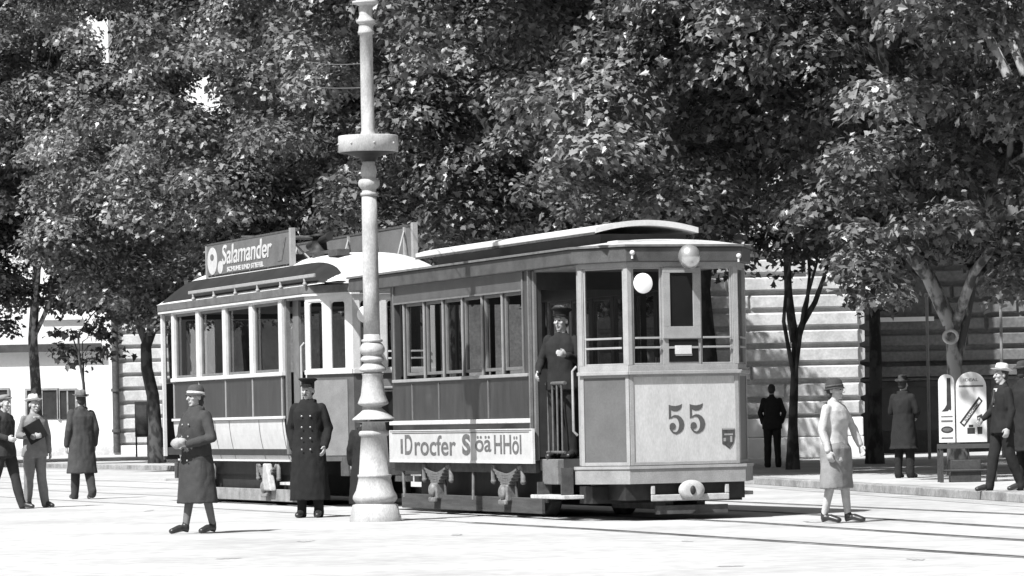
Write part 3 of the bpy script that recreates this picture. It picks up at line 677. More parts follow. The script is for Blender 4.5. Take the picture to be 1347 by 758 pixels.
# centre sash with a tall and a low light
a, b = w3[2], w3[3]
MB().wall(Bf, Cf, w3[1] + .004, w3[4] - .004, 2.10, 2.24, .008, .03).wall(Bf, Cf, w3[1] + .004, a, 2.24, 2.86, .008, .03).wall(Bf, Cf, b, w3[4] - .004, 2.24, 2.86, .008, .03).wall(Bf, Cf, w3[1] + .004, w3[4] - .004, 2.86, 2.92, .008, .03).build('centre_sash', FRAME, t55, bevel=.004)
o = t55
MB().wall(Bf, Cf, a, b, 2.24, 2.86, .0065, .012).build('centre_pane', mat('dark_glass', .012, .08, .6, amp=.3, scale=2), t55)
MB().wall(Bf, Cf, a - .02, b + .06, 1.83, 2.09, .0065, .012).build('centre_pane', MATS['dark_glass'], t55)
MB().wall(Bf, Cf, a - .02, b + .06, 1.985, 2.01, .012, .02).wall(Bf, Cf, a + .06, b - .02, 1.9, 1.93, .012, .02).build('centre_bar', FRAME, t55)
MB().wall(Bf, Cf, a + .05, b - .03, 1.92, 2.02, .02, .026).build('notice_card', WHITE, t55)
# white route disc hung behind the left front pane
c = fs(846, Bf, Cf, LC); zc = lz(846, 373, p_, -.4)
m = MB(); m.lathe([(.118, -.006), (.118, .006)], (p_ - .012, Bf[1] + c, zc), 36, axis='x', smooth=False); 
m = MB(); m.lathe([(.112, 0), (.118, .004), (.118, .012), (.112, .016)], (p_ + .01, Bf[1] + c, zc), 40, axis='x'); m.build('route_disc', mat('disc_enamel', .8, .4, .4, amp=.03), t55)
# number 55
def fig5(m, O, h, th):
    ux, uz, nn = Vector((0, 1, 0)), Vector((0, 0, 1)), Vector((1, 0, 0)); k = h / 330.0
    def T(pts): return [((x - 250) * k, (275 - y) * k) for x, y in pts]
    m.plate(T([(160, 270), (160, 112), (190, 122), (240, 128), (290, 118), (320, 106), (314, 140), (295, 168), (262, 184), (225, 186), (186, 170), (186, 262)][::-1]), O, ux, uz, nn, th)
    cl = [(184, 262, 9), (205, 245, 18), (232, 238, 24), (262, 246, 36), (288, 268, 50), (306, 300, 60), (312, 335, 62), (306, 368, 58), (290, 398, 46), (265, 420, 30), (238, 428, 22), (208, 418, 18), (182, 392, 16), (168, 365, 12)]
    L_, R_ = [], []
    for i, (x, y, w_) in enumerate(cl):
        a = Vector(cl[max(0, i - 1)][:2]); b = Vector(cl[min(len(cl) - 1, i + 1)][:2]); d = (b - a).normalized(); n = Vector((-d.y, d.x)); L_.append((x + n.x * w_ / 2, y + n.y * w_ / 2)); R_.append((x - n.x * w_ / 2, y - n.y * w_ / 2))
    for i in range(len(cl) - 1):
        q = T([L_[i], L_[i + 1], R_[i + 1], R_[i]]); m.plate(q, Vector(O) + nn * .0006 * (i % 2 + 1), ux, uz, nn, th)
    m.plate(T([(203 + 37 * math.cos(a), 350 + 37 * math.sin(a)) for a in [2 * math.pi * k_ / 24 for k_ in range(24)]][::-1]), Vector(O) + nn * .002, ux, uz, nn, th)
m = MB(); zc = 1.165; hh = .345
y1 = Bf[1] + fs(889.5, Bf, Cf, LC, 550); y2 = Bf[1] + fs(917, Bf, Cf, LC, 550)
fig5(m, (p_ + .001, y1, zc), hh, .003); fig5(m, (p_ + .001, y2, zc + .004), hh, .003)
m.build('fleet_number', mat('number_paint', .075, .5, .3, amp=.15, scale=6), t55)
# small coat of arms
yc = Bf[1] + fs(957.5, Bf, Cf, LC, 575); zc = lz(957, 576, p_, .6); m = MB()
sh = [(-.075, .11), (.085, .11), (.085, .02), (.07, -.05), (.04, -.10), (.012, -.125), (-.02, -.10), (-.045, -.08), (-.075, -.07)]
m.plate(sh[::-1], (p_ + .001, yc, zc), (0, 1, 0), (0, 0, 1), (1, 0, 0), .006); o = m.build('crest', INK, t55)
m = MB(); m.box(p_ + .007, p_ + .010, yc - .07, yc + .08, zc + .095, zc + .112); m.box(p_ + .007, p_ + .010, yc - .05, yc + .06, zc + .03, zc + .05); m.box(p_ + .007, p_ + .010, yc + .025, yc + .05, zc - .05, zc + .02); m.box(p_ + .007, p_ + .009, yc - .06, yc - .03, zc - .04, zc + .0)
m.build('crest_detail', FRAME, o)
# bumper apron round the front
def ring_pts(o): return [(-.05, -hw - o), (0, -hw - o), (p_ + o, -hw + mm - o * .6), (p_ + o, hw - mm + o * .6), (0, hw + o), (-.05, hw + o)]
def band_ring(m, o0, o1, z0, z1):
    a, b = ring_pts(o0), ring_pts(o1); n = len(a)
    for i in range(n - 1):
        q = [b[i], b[i + 1], a[i + 1], a[i]]; m.add([(x, y, z0) for x, y in q] + [(x, y, z1) for x, y in q], [(3, 2, 1, 0), (4, 5, 6, 7), (0, 1, 5, 4), (2, 3, 7, 6), (1, 2, 6, 5), (3, 0, 4, 7)])
m = MB(); band_ring(m, .0, .07, .43, .60); m.build('bumper', mat('bumper_paint', .22, .6, .3, amp=.2, scale=5, fine=.12), t55)
m = MB(); band_ring(m, .0, .085, .602, .635); m.build('bumper_ledge', FRAME, t55)
m = MB(); m.box(-.5, p_ - .02, -.75, .75, .24, .43); m.box(-.35, .05, -.95, .95, .2, .4); m.build('under_frame', BLACK, t55)
m = MB(); m.box(p_ - .12, p_ - .06, -.35, .55, .07, .17); m.box(-1.2, p_ - .15, -.2, -.1, .12, .3); m.box(-1.2, p_ - .15, .2, .3, .12, .3); m.build('life_guard', IRON, t55)
# coupler: oval plate and bent bar
m = MB(); zc = .345; yb0, yb1 = -.46, .52
m.box(p_ + .03, p_ + .06, yb0, yb1, zc - .12, zc - .045); m.box(p_ + .03, p_ + .06, yb0, yb0 + .05, zc - .045, zc + .06); m.box(p_ + .03, p_ + .06, yb1 - .05, yb1, zc - .045, zc + .06)
m.build('coupler_bar', mat('coupler_paint', .36, .5, .3, amp=.2, scale=9, fine=.2), t55, bevel=.01)
m = MB(); m.lathe([(.05, .0), (.155, .0), (.165, .02), (.15, .05), (.09, .06), (.05, .06)], (p_ + .07, .03, zc), 32, axis='x', sy=1); 
for i in range(len(m.v)): x, y, z = m.v[i]; m.v[i] = (x, y, zc + (z - zc) * .72)
m.build('coupler_plate', MATS['coupler_paint'], t55)
m = MB(); m.ball((p_ + .125, .03, zc), (.03, .035, .055)); m.build('coupler_hook', BLACK, t55)
# roofs
m = MB()                                            # fascia / eaves around the deck
def deck_outline(o):
    return [(xE - .05, -hw - o), (0, -hw - o), (p_ + o * .8, -hw + mm - o * .5), (p_ + o * .8, hw - mm + o * .5), (0, hw + o), (xE - .05, hw + o)]
def cut(outl, x0): return outl
m.prism(deck_outline(.09), 2.985, 3.16); m.build('roof_fascia', FASC, t55, bevel=.012)
m = MB(); m.prism(deck_outline(.12), 3.162, 3.188); m.build('roof_edge', mat('roof_edge', .12, .7, amp=.3), t55)
# arched deck
def arch_roof(m, x0, x1, hwid, z0, rise, nose0, nose1, nx=40, ny=16, thick=0):
    vs = []; fs = []
    for i in range(nx + 1):
        x = x0 + (x1 - x0) * i / nx; e = 1.0
        if nose1 and x > x1 - nose1: q = (x - (x1 - nose1)) / nose1; e = math.sqrt(max(0, 1 - q * q))
        if nose0 and x < x0 + nose0: q = ((x0 + nose0) - x) / nose0; e = math.sqrt(max(0, 1 - q * q))
        for j in range(ny + 1):
            y = -1 + 2 * j / ny; vs.append((x, y * hwid, z0 + rise * e * max(0, 1 - abs(y) ** 2.4)))
    for i in range(nx):
        for j in range(ny): a = i * (ny + 1) + j; fs.append((a, a + 1, a + ny + 2, a + ny + 1))
    m.add(vs, fs, 0, True)
    b = [(v[0], v[1], z0 - .001) for v in vs]; m.add(b, [f[::-1] for f in fs], 0)
m = MB(); arch_roof(m, xE, p_ - .1, .95, 3.19, .09, .5, .5); m.build('roof_deck', CANVASD, t55)
# raised monitor roof
x0m, x1m = lx(545, -.68, O1, 343), lx(781, -.68, O1, 302)
m = MB(); m.box(x0m + .55, x1m - .12, -.55, .55, 3.19, 3.37); m.build('clerestory', mat('clerestory_wood', .03, .6, amp=.3, scale=4), t55)
m = MB(); hwm = .66
vs = []; n = 16
for x in (x0m, x1m):
    for j in range(n + 1): y = -1 + 2 * j / n; vs.append((x, y * hwm, 3.375 + .09 * (1 - y * y)))
    for j in range(n + 1): y = -1 + 2 * j / n; vs.append((x, y * hwm, 3.44 + .09 * (1 - y * y)))
k = n + 1; fs_ = []
for j in range(n): fs_ += [(j, j + 1, 2 * k + j + 1, 2 * k + j), (k + j + 1, k + j, 3 * k + j, 3 * k + j + 1), (j + 1, j, k + j, k + j + 1), (2 * k + j, 2 * k + j + 1, 3 * k + j + 1, 3 * k + j)]
fs_ += [(0, 2 * k, 3 * k, k), (n, k + n, 3 * k + n, 2 * k + n)]
m.add(vs, fs_); m.build('monitor_roof', CANVAS, t55)
m = MB(); m.box(x0m + .02, x1m - .01, -hwm - .012, -hwm - .002, 3.36, 3.39); m.build('monitor_gutter', IRON, t55)
m = MB(); a = lx(783, -.3, O1, 320); m.box(p_ - .55, p_ - .25, -.70, -.02, 3.215, 3.25); m.build('route_board', CANVAS, t55)
# headlight ball on the fascia
yc = fs(899, Bf, Cf, LC, 338) + Bf[1]; zc = lz(899, 338, p_ + .1, 0)
m = MB(); m.ball((p_ + .17, yc, zc), (.13, .13, .145), seg=28); m.tube([(p_ + .05, yc, zc), (p_ + .12, yc, zc)], .06, 14); m.build('headlamp', CHROME, t55)
for u, v in ((825, 333), (975, 337)):
    y = fs(min(max(u, 828), 974), Bf, Cf, LC, 335) + Bf[1]; z = lz(u, v, p_, y); m = MB(); m.ball((p_ + .085, y, z), .03); m.tube([(p_ + .08, y, z), (p_ + .08, y, z - .07)], .014, 6); m.build('marker_lamp', WHITE, t55)
# vestibule: posts, handrails, gate, step
for s in (-1, 1):
    y = s * hw
    m = MB(); m.box(-.09, -.0, min(y, y - s * .06), max(y, y - s * .06), .64, 2.99); m.build('door_post', FRAME, t55, bevel=.01)
    m = MB(); m.box(xF + .0, xF + .05, min(y, y - s * .05), max(y, y - s * .05), .7, 2.98); m.build('door_post', SIDEFR, t55, bevel=.01)
    m = MB()
    for x in (xF + .33, xF + .48, xF + .63, xF + .78): m.tube([(x, y - s * .06, .78), (x, y - s * .06, 1.62)], .014, 6)
    m.tube([(xF + .28, y - s * .06, 1.62), (xF + .9, y - s * .06, 1.62)], .022, 8); m.tube([(xF + .28, y - s * .06, .8), (xF + .85, y - s * .06, .8)], .018, 8)
    m.build('folding_gate', mat('gate_metal', .09, .5, .4, amp=.3, scale=15), t55)
    m = MB(); m.tube([(-.13, y, 1.0), (-.13, y + s * .05, 1.05), (-.13, y + s * .05, 1.75), (-.13, y, 1.8)], .016, 8); m.build('grab_rail', FRAME, t55)
    m = MB(); x0s, x1s = -1.25, -.75
    m.box(x0s, x1s, *sorted((y - s * .22, y + s * .02)), .42, .72); m.build('step_box', mat('step_box', .14, .8, .2, amp=.25, scale=10, fine=.3), t55, bevel=.01)
    m = MB(); m.box(x0s - .05, x1s + .55, *sorted((y - s * .1, y + s * .16)), .255, .3); m.build('step', mat('step_wood', .4, .8, amp=.3, scale=8, fine=.2), t55, bevel=.008)
    m = MB(); m.box(x0s + .02, x0s + .05, *sorted((y - s * .05, y + s * .1)), .3, .45); m.box(x1s + .3, x1s + .33, *sorted((y - s * .05, y + s * .1)), .3, .62); m.each('step_bracket', IRON, t55)
# rear open platform: curved dark dash, railing, posts
m = MB(); N = 14; pts = []
for k_ in range(N + 1):
    a = math.pi * k_ / N; pts.append((xE + .45 - .5 * math.sin(a) ** .8 - .0, -math.cos(a) * (hw - .02)))
for k_ in range(N):
    a, b = pts[k_], pts[k_ + 1]; m.wall(b, a, 0, (Vector(b) - Vector(a)).length, .62, 1.62, 0, .03)
m.build('rear_dash', DARK, t55)
m = MB(); m.tube([(p[0], p[1], 1.66) for p in pts], .03, 8); m.build('rear_rail', FRAME, t55)
m = MB(); m.box(xE - .05, xE - .0, -.7, -.2, .62, 1.0); m.build('rear_lamp_box', IRON, t55)
for y in (-hw + .05, hw - .05, -.4, .4):
    m = MB(); m.tube([(xE + (.4 if abs(y) > .8 else .02), y, .7), (xE + (.4 if abs(y) > .8 else .02), y, 2.99)], .03, 8); m.build('rear_post', DARK, t55)
m = MB(); m.box(xE - .6, xE + .1, -.05, .05, .36, .44); m.build('drawbar', BLACK, t55)
m = MB(); m.tube([(-.35, .15, .72), (-.35, .15, 1.75)], .035, 10); m.tube([(-.35, .15, 1.75), (-.2, .0, 1.78)], .022, 8); m.tube([(-.2, 0, 1.78), (-.2, 0, 1.9)], .022, 8); m.build('hand_brake', mat('brass', .3, .35, .5, metal=.6), t55)
m = MB(); m.box(xE + .1, -.05, -hw + .02, hw - .02, 2.96, 2.984); m.build('ceiling', mat('ceiling_paint', .2, .7), t55)

# --- the motor tram behind it, at left
T2 = thing('motor_tram', 'pale-framed motor tram with an advertising board on its roof, at left', 'tram', O2, RZ)
def l2x(u, y=-hw, v=480): return lx(u, y, O2, v)
xF, xR = l2x(373), l2x(227); xE = l2x(206); p2, m2 = .85, .42
zs, zh, zb0, zb1, zm = 1.96, 2.98, .68, 1.27, 1.34
m = MB(); m.box(xE, 0, -hw + .06, hw - .06, .74, .86); m.prism([(0, -hw + .06), (p2 - .04, -hw + m2), (p2 - .04, hw - m2), (0, hw - .06)], .74, .859); m.build('floor', INTER, T2)
us = (228, 261, 296, 331.5, 370)
for s in (-1, 1):
    A, B = ((xR, -hw), (xF, -hw)) if s < 0 else ((xF, hw), (xR, hw)); L = xF - xR
    def sx(x, s=s): return (x - xR) if s < 0 else (xF - x)
    m = MB(); m.wall(A, B, 0, L, zb1 + .04, zs - .07, -.05, 0); m.build('side_panel', DARK, T2)
    m = MB(); m.wall(A, B, 0, L + .02, zs - .06, zs - .0, -.04, .04); m.build('belt_rail', WHITE, T2, bevel=.008)
    m = MB(); m.wall(A, B, 0, L + .02, zb1 + .005, zb1 + .045, -.01, .035); m.build('moulding', WHITE, T2, bevel=.006)
    # curved-in lower white panels
    m = MB(); n = 8
    for k_ in range(n):
        z0_, z1_ = zb1 - (zb1 - zb0) * k_ / n, zb1 - (zb1 - zb0) * (k_ + 1) / n; o0 = -.10 * (k_ / n) ** 1.7; o1 = -.10 * ((k_ + 1) / n) ** 1.7
        Aa = Vector(A); d = (Vector(B) - Aa).normalized(); nn = Vector((d.y, -d.x)); 
        for q, qq in ((.0, L),):
            a0, a1, b0_, b1_ = Aa + d * q + nn * o0, Aa + d * qq + nn * o0, Aa + d * qq + nn * o1, Aa + d * q + nn * o1
            m.add([(a0.x, a0.y, z0_), (a1.x, a1.y, z0_), (b0_.x, b0_.y, z1_), (b1_.x, b1_.y, z1_)], [(0, 3, 2, 1)], 0, True)
    m.wall(A, B, 0, L, zb0, zb1, -.14, -.11); m.build('rocker_panel', CREAM, T2, fix=False)
    m = MB()
    for u in us: 
        q = sx(l2x(u + 1.5, v=520)); m.wall(A, B, q - .02, q + .02, zb1 + .05, zs - .075, 0, .012)
    m.each('bead', FRAME, T2)
    m = MB()
    for u in (283, 302, 341, 372):
        q = sx(l2x(u, v=575)); m = MB(); Aa = Vector(A); d = (Vector(B) - Aa).normalized(); nn = Vector((d.y, -d.x)); vv = []
        for k_ in range(9):
            z_ = zb1 - .002 - (zb1 - zb0 - .004) * k_ / 8; o_ = -.10 * (k_ / 8) ** 1.7 + .004
            for e_ in (-.011, .011): c_ = Aa + d * (q + e_) + nn * o_; vv.append((c_.x, c_.y, z_))
        m.add(vv, [(2 * k_, 2 * k_ + 1, 2 * k_ + 3, 2 * k_ + 2) for k_ in range(8)]); m.build('panel_joint', INKM, T2)
    m = MB(); m.wall(A, B, 0, L, zb0 - .03, zb0 - .002, -.14, -.06); m.build('sill_strip', WHITE, T2)
    for u in us:
        q = sx(l2x(u)); m = MB(); m.wall(A, B, max(0, q - .085), min(L, q + .085), zs, zh + .03, -.08, .012); m.build('post', WHITE, T2, bevel=.006)
    for i in range(4):
        a, b = sorted((sx(l2x(us[i])), sx(l2x(us[i + 1]))))
        frame_window(T2, A, B, a + .09, b - .09, zs + .002, zh, -.03, .04, SIDEFR, .04)
    m = MB(); m.wall(A, B, 0, L, zh + .001, zh + .055, -.05, .006); m.build('head_rail', WHITE, T2)
    yy = s * (hw - .1); m = MB(); m.box(xR - .1, xF + .35, min(yy, yy - s * .05), max(yy, yy - s * .05), .06, .24); m.build('guard_board', mat('pale_dusty_wood', .2, .85, amp=.35, scale=6, fine=.25), T2, bevel=.008)
    for x in (l2x(345, v=630), l2x(262, v=630)): spring_box(T2, x, s * (hw - .1), .46)
    # sand-box cover, pale
    x = l2x(350, v=632); m = MB(); m.prism([(x - .22, s * hw), (x + .20, s * hw), (x + .20, s * (hw - .1)), (x - .22, s * (hw - .1))][::(1 if s > 0 else -1)], .22, .62)
    for i in range(len(m.v)):
        X, Yy, Z = m.v[i]
        if Z > .5: m.v[i] = (x + (X - x) * .4 - .08, Yy, Z)
    m.build('axle_cover', mat('cover_canvas', .34, .8, amp=.3, scale=9, fine=.2), T2, bevel=.02)
for x in (l2x(345, v=630), l2x(262, v=630)): wheel_set(T2, x)
m = MB(); m.box(xR, xF, -.85, .85, .45, .73); m.box(xR + .2, xF + .2, -.8, -.68, .15, .5); m.box(xR + .2, xF + .2, .68, .8, .15, .5); m.box(xR + 1, xF - .2, -.4, .4, .15, .5); m.build('motor_frame', BLACK, T2)
benches(T2, xR + .1, xF - .1, W, .86)
for x in (xF, xR):
    m = MB(); x2 = x - .04 if x == xF else x + .04
    m.box(min(x, x2), max(x, x2), -hw + .05, -.36, .86, 1.95); m.box(min(x, x2), max(x, x2), .36, hw - .05, .86, 1.95); m.box(min(x, x2), max(x, x2), -hw + .05, hw - .05, 2.9, 3.1)
    m.build('bulkhead', INTER, T2)
# vestibules at both ends
def vest(t, A, B, L, panel, wins, bars, arch=.05):
    zp = zs - .07
    m = MB(); m.wall(A, B, .0, L, zb0 - .02, zp, -.04, 0); m.build('apron', panel, t)
    m = MB(); m.wall(A, B, .12, L - .12, zb0 + .06, zp - .08, .001, .01); m.build('apron_panel', mat('apron_panel', .16, .5, .3, amp=.15, scale=5, fine=.12), t)
    m = MB(); m.wall(A, B, -.01, L + .01, zp + .002, zs - .002, -.045, .04); m.build('sill_rail', WHITE, t, bevel=.006)
    m = MB(); m.wall(A, B, 0, L, zh - .05, zh + .06, -.05, .006); e = [0] + [q for w_ in wins for q in w_] + [L]
    for i in range(0, len(e), 2): m.wall(A, B, e[i], e[i + 1], zs, zh - .05, -.05, .004)
    m.build('front_frame', WHITE, t)
    for w_ in wins: frame_window(t, A, B, w_[0], w_[1], zs, zh - .051, -.002, .015, WHITE, .03, arch=arch, bars=bars)
La = math.hypot(p2, m2); LB = W - 2 * m2
A2, B2, C2, D2 = (0, -hw), (p2, -hw + m2), (p2, hw - m2), (0, hw)
vest(T2, A2, B2, La, MID, [(.06, .34), (.5, .80)], ()); vest(T2, B2, C2, LB, MID, [(.1, .42), (.5, .76), (.84, 1.16)], (2.1, 2.2)); vest(T2, C2, D2, La, MID, [(.15, .45), (.6, .88)], ())
m = MB(); m.lathe([(.11, 0), (.12, .01), (.11, .02)], (p2 + .012, -hw + m2 + .18, 2.72), 30, axis='x'); m.build('route_disc', MATS['disc_enamel'], T2)
e3 = .3; A3, B3 = (xE - .0, hw - .4), (xE - .0, -hw + .4)
Lr = W - .8; vest(T2, A3, B3, Lr, DARK, [(.08, .6), (.7, 1.22)], ())
Lc = math.hypot(.4, e3); vest(T2, (xE + e3, hw), A3, Lc, DARK, [(.08, Lc - .08)], ()); vest(T2, B3, (xE + e3, -hw), Lc, DARK, [(.08, Lc - .08)], ())
for s in (-1, 1):
    y = s * hw
    for x in (-.06, xE + e3 + .02, ): m = MB(); m.box(x, x + .06, *sorted((y, y - s * .05)), .72, 3.0); m.build('door_post', WHITE, T2)
    m = MB(); m.box(xF + .02, xF + .1, *sorted((y - s * .02, y - s * .08)), .76, 3.0); m.box(xF + .1, xF + .38, *sorted((y - s * .12, y - s * .16)), .8, 3.0); m.build('folded_door', SIDEFR, T2)
    m = MB(); m.tube([(-.1, y, 1.1), (-.1, y + s * .05, 1.15), (-.1, y + s * .05, 2.3), (-.1, y, 2.35)], .018, 8); m.build('grab_rail', FRAME, T2)
    m = MB(); m.box(xF + .1, -.02, *sorted((y - s * .15, y + s * .12)), .32, .36); m.build('step', mat('step_wood', .4), T2); 
    m = MB(); m.box(xE + .4, xR - .1, *sorted((y - s * .15, y + s * .12)), .32, .36); m.build('step', mat('step_wood', .4), T2)
m = MB(); m.tube([(xE - .1, -.3, .35), (xE - .45, -.3, .3), (xE - .5, -.3, .42)], .03, 8); m.box(xE - .3, xE, -.7, .7, .35, .62); m.build('rear_bumper', IRON, T2)
m = MB(); m.box(p2 - .3, p2 + .05, -.75, .75, .45, .72); m.box(p2, p2 + .5, -.05, .05, .36, .44); m.build('front_bumper', IRON, T2)
# roof
def outl2(o): return [(xE - o * .7, -hw + .35), (xE + .32, -hw - o), (0, -hw - o), (p2 + o * .8, -hw + m2 - o * .5), (p2 + o * .8, hw - m2 + o * .5), (0, hw + o), (xE + .32, hw + o), (xE - o * .7, hw - .35)]
m = MB(); m.prism(outl2(.06), zh + .065, zh + .18); m.build('roof_fascia', mat('fascia_grey', .1, .6, amp=.3, scale=5, fine=.2), T2, bevel=.01)
m = MB(); m.prism(outl2(.05), zh + .03, zh + .062); m.build('eaves_strip', WHITE, T2)
zr = zh + .182
def roof2(x, y, x0=xE + .05, x1=p2 + .02, rise=.50):
    e = 1.0
    if x > x1 - 1.5: q = (x - (x1 - 1.5)) / 1.5; e = math.sqrt(max(0, 1 - q ** 2.2))
    if x < x0 + 1.3: q = ((x0 + 1.3) - x) / 1.3; e = math.sqrt(max(0, 1 - q ** 2.2))
    return zr + rise * e * max(0, 1 - abs(y / 1.06) ** 3.2)
def surf(m, f, xs_, ys_, off=0.0, flip=False):
    vs = [(x, y, f(x, y) + off) for x in xs_ for y in ys_]; ny = len(ys_)
    m.add(vs, [(i * ny + j, (i + 1) * ny + j, (i + 1) * ny + j + 1, i * ny + j + 1) for i in range(len(xs_) - 1) for j in range(ny - 1)], 0, True)
xs_ = [xE + .05 + (p2 + .02 - xE - .05) * (.5 - .5 * math.cos(math.pi * i / 60)) for i in range(61)]; ys_ = [1.06 * math.sin(math.pi / 2 * (-1 + 2 * j / 28)) for j in range(29)]
m = MB(); surf(m, roof2, xs_, ys_); m.build('roof', CANVAS, T2)
# dark ventilator strip on each flank, rounded at its ends, and a pale rail in front of it
for s in (-1, 1):
    x0v, x1v = l2x(224, -.9, 384), l2x(462, -.85, 372); xs2 = [x0v + (x1v - x0v) * (.5 - .5 * math.cos(math.pi * i / 48)) for i in range(49)]
    vs = []; n = 9
    for x in xs2:
        q = 1.0
        if x > x1v - 1.0: q = math.sqrt(max(0, 1 - ((x - x1v + 1.0) / 1.0) ** 2))
        if x < x0v + .3: q = math.sqrt(max(0, 1 - ((x0v + .3 - x) / .3) ** 2))
        for j in range(n): 
            y = 1.045 - (1.045 - .74) * q * j / (n - 1); vs.append((x, s * y, roof2(x, y) + .012))
    m = MB(); m.add(vs, [(i * n + j, (i + 1) * n + j, (i + 1) * n + j + 1, i * n + j + 1) for i in range(48) for j in range(n - 1)], 0, True); m.build('ventilator_strip', mat('vent_dark', .02, .7, .2, amp=.3, scale=3), T2)
    m = MB(); a, b = l2x(250, -1.08, 384), l2x(415, -1.08, 366); m.box(a, b, *sorted((s * 1.075, s * 1.115)), zr + .10, zr + .15)
    m.build('roof_rail', FRAME, T2, bevel=.008)
    m = MB()
    for i in range(6): x = a + (b - a) * (i + .2) / 5.6; m = MB(); m.tube([(x, s * 1.095, zr - .01), (x, s * 1.095, zr + .10)], .02, 6); m.ball((x, s * 1.095, zr + .02), .03); m.build('rail_stay', FRAME, T2)
# advertising boards on the roof, one along each side
for s in (-1, 1):
    yb = s * .72; a, b = (l2x(273, -.72, 345), l2x(382, -.72, 330) if s < 0 else lx(545, .72, O2, 325))
    z0_, z1_ = 3.56, 4.03
    m = MB(); m.box(a, b, *sorted((yb, yb - s * .03)), z0_, z1_); bd = m.build('advert_board', mat('board_grey', .11, .6, .3, amp=.2, scale=3, fine=.15), T2)
    m = MB(); m.box(b, b + .1, *sorted((yb + s * .02, yb - s * .05)), z0_ - .1, z1_ + .05); m.box(a - .05, a, *sorted((yb + s * .02, yb - s * .05)), z0_ - .1, z1_); m.build('end_post', FRAME, bd)
    m = MB(); m.box(a, b, *sorted((yb + s * .006, yb - s * .04)), z1_ + .001, z1_ + .03); m.build('top_strip', IRON, bd)
    m = MB()
    for i in range(5): x = a + .3 + (b - a - .6) * i / 4; m = MB(); m.box(x - .03, x + .03, *sorted((yb - s * .031, yb - s * .06)), 3.2, z1_); m.tube([(x, yb - s * .05, z1_ - .05), (x + .5, yb - s * .35, 3.5)], .015, 6); m.build('stay', FRAME, bd)
    d = Vector((1, 0, 0)) if s < 0 else Vector((-1, 0, 0)); y = yb + s * .004; L = b - a; xa = a if s < 0 else b
    def bx(q): return xa + d.x * L * q
    CR = mat('cream_lettering', .42, .6, .3, amp=.15, scale=7, fine=.15)
    m = MB(); m.plate([(.27 * math.cos(2 * math.pi * k_ / 32), .215 * math.sin(2 * math.pi * k_ / 32)) for k_ in range(32)], (bx(.065), y - s * .003, 3.80 - .02), d, (0, 0, 1), (0, s, 0), .005); em = m.build('emblem', CR, bd)
    m = MB(); m.plate([(.1 * math.cos(2 * math.pi * k_ / 20), .04 + .05 * math.sin(2 * math.pi * k_ / 20)) for k_ in range(20)], (bx(.065), y + s * .003, 3.80), d, (0, 0, 1), (0, s, 0), .004); m.build('emblem_detail', INKM, em)
    m = MB(); m.plate([(.14 * math.cos(2 * math.pi * k_ / 32), .10 * math.sin(2 * math.pi * k_ / 32)) for k_ in range(32)], (bx(.165), y - s * .003, 3.665), d, (0, 0, 1), (0, s, 0), .005); m.build('emblem', CR, bd)
    text_obj('lettering', 'Salamander', .42, CR, bd, (bx(.49), y, 3.85), d, (0, 0, 1), L * .60, .004, .005, .12)
    m = MB(); m.plate([(0, 0), (.09, 0), (.09, .34), (0, .34)], (bx(.685), y - s * .002, 3.68), d, (0, 0, 1), (0, s, 0), .006); 
    text_obj('lettering', 'SCHUHE UND STIEFEL', .10, CR, bd, (bx(.47), y, 3.615), d, (0, 0, 1), L * .44, .003, .004)
    m = MB(); m.plate([(0, 0), (.2, 0), (.42, .34), (.36, .34)], (bx(.86), y - s * .001, 3.62), d, (0, 0, 1), (0, s, 0), .004); m.build('board_flash', INKM, bd)
# trolley base with its pole and walkway boards
m = MB(); zt = zr + .51; m.box(-5.2, -1.0, -.35, -.22, zt, zt + .05); m.box(-5.2, -1.0, .22, .35, zt, zt + .05)
for x in (-5.0, -3.8, -2.6, -1.4): m.box(x, x + .1, -.5, .5, zt - .05, zt - .002)
m.build('roof_walkway', DUSTWOOD, T2)
m = MB(); m.lathe([(.26, 0), (.26, .05), (.12, .1), (.1, .28), (.16, .3), (.06, .34)], (-2.6, 0, zt + .03), 20); m.tube([(-3.1, 0, zt + .2), (-2.1, 0, zt + .3)], .06, 8); m.tube([(-3.0, .1, zt + .28), (-2.3, .1, zt + .36)], .04, 8)
m.build('trolley_base', BLACK, T2)
m = MB(); m.tube([(-2.5, 0, zt + .3), (-7.0, .1, zt + .55)], [.035, .018], 8); m.build('trolley_pole', IRON, T2)
for u in (389, 446): 
    x = l2x(u, -.5, 342); m = MB(); m.box(x - .2, x + .2, -.6, -.4, roof2(x, -.5) - .01, roof2(x, -.5) + .09); m.build('roof_vent', IRON, T2, bevel=.01)
m = MB(); m.box(xE + .4, -.02, -hw + .03, hw - .03, zh + .0, zh + .028); m.build('ceiling', mat('ceiling_paint', .2), T2)

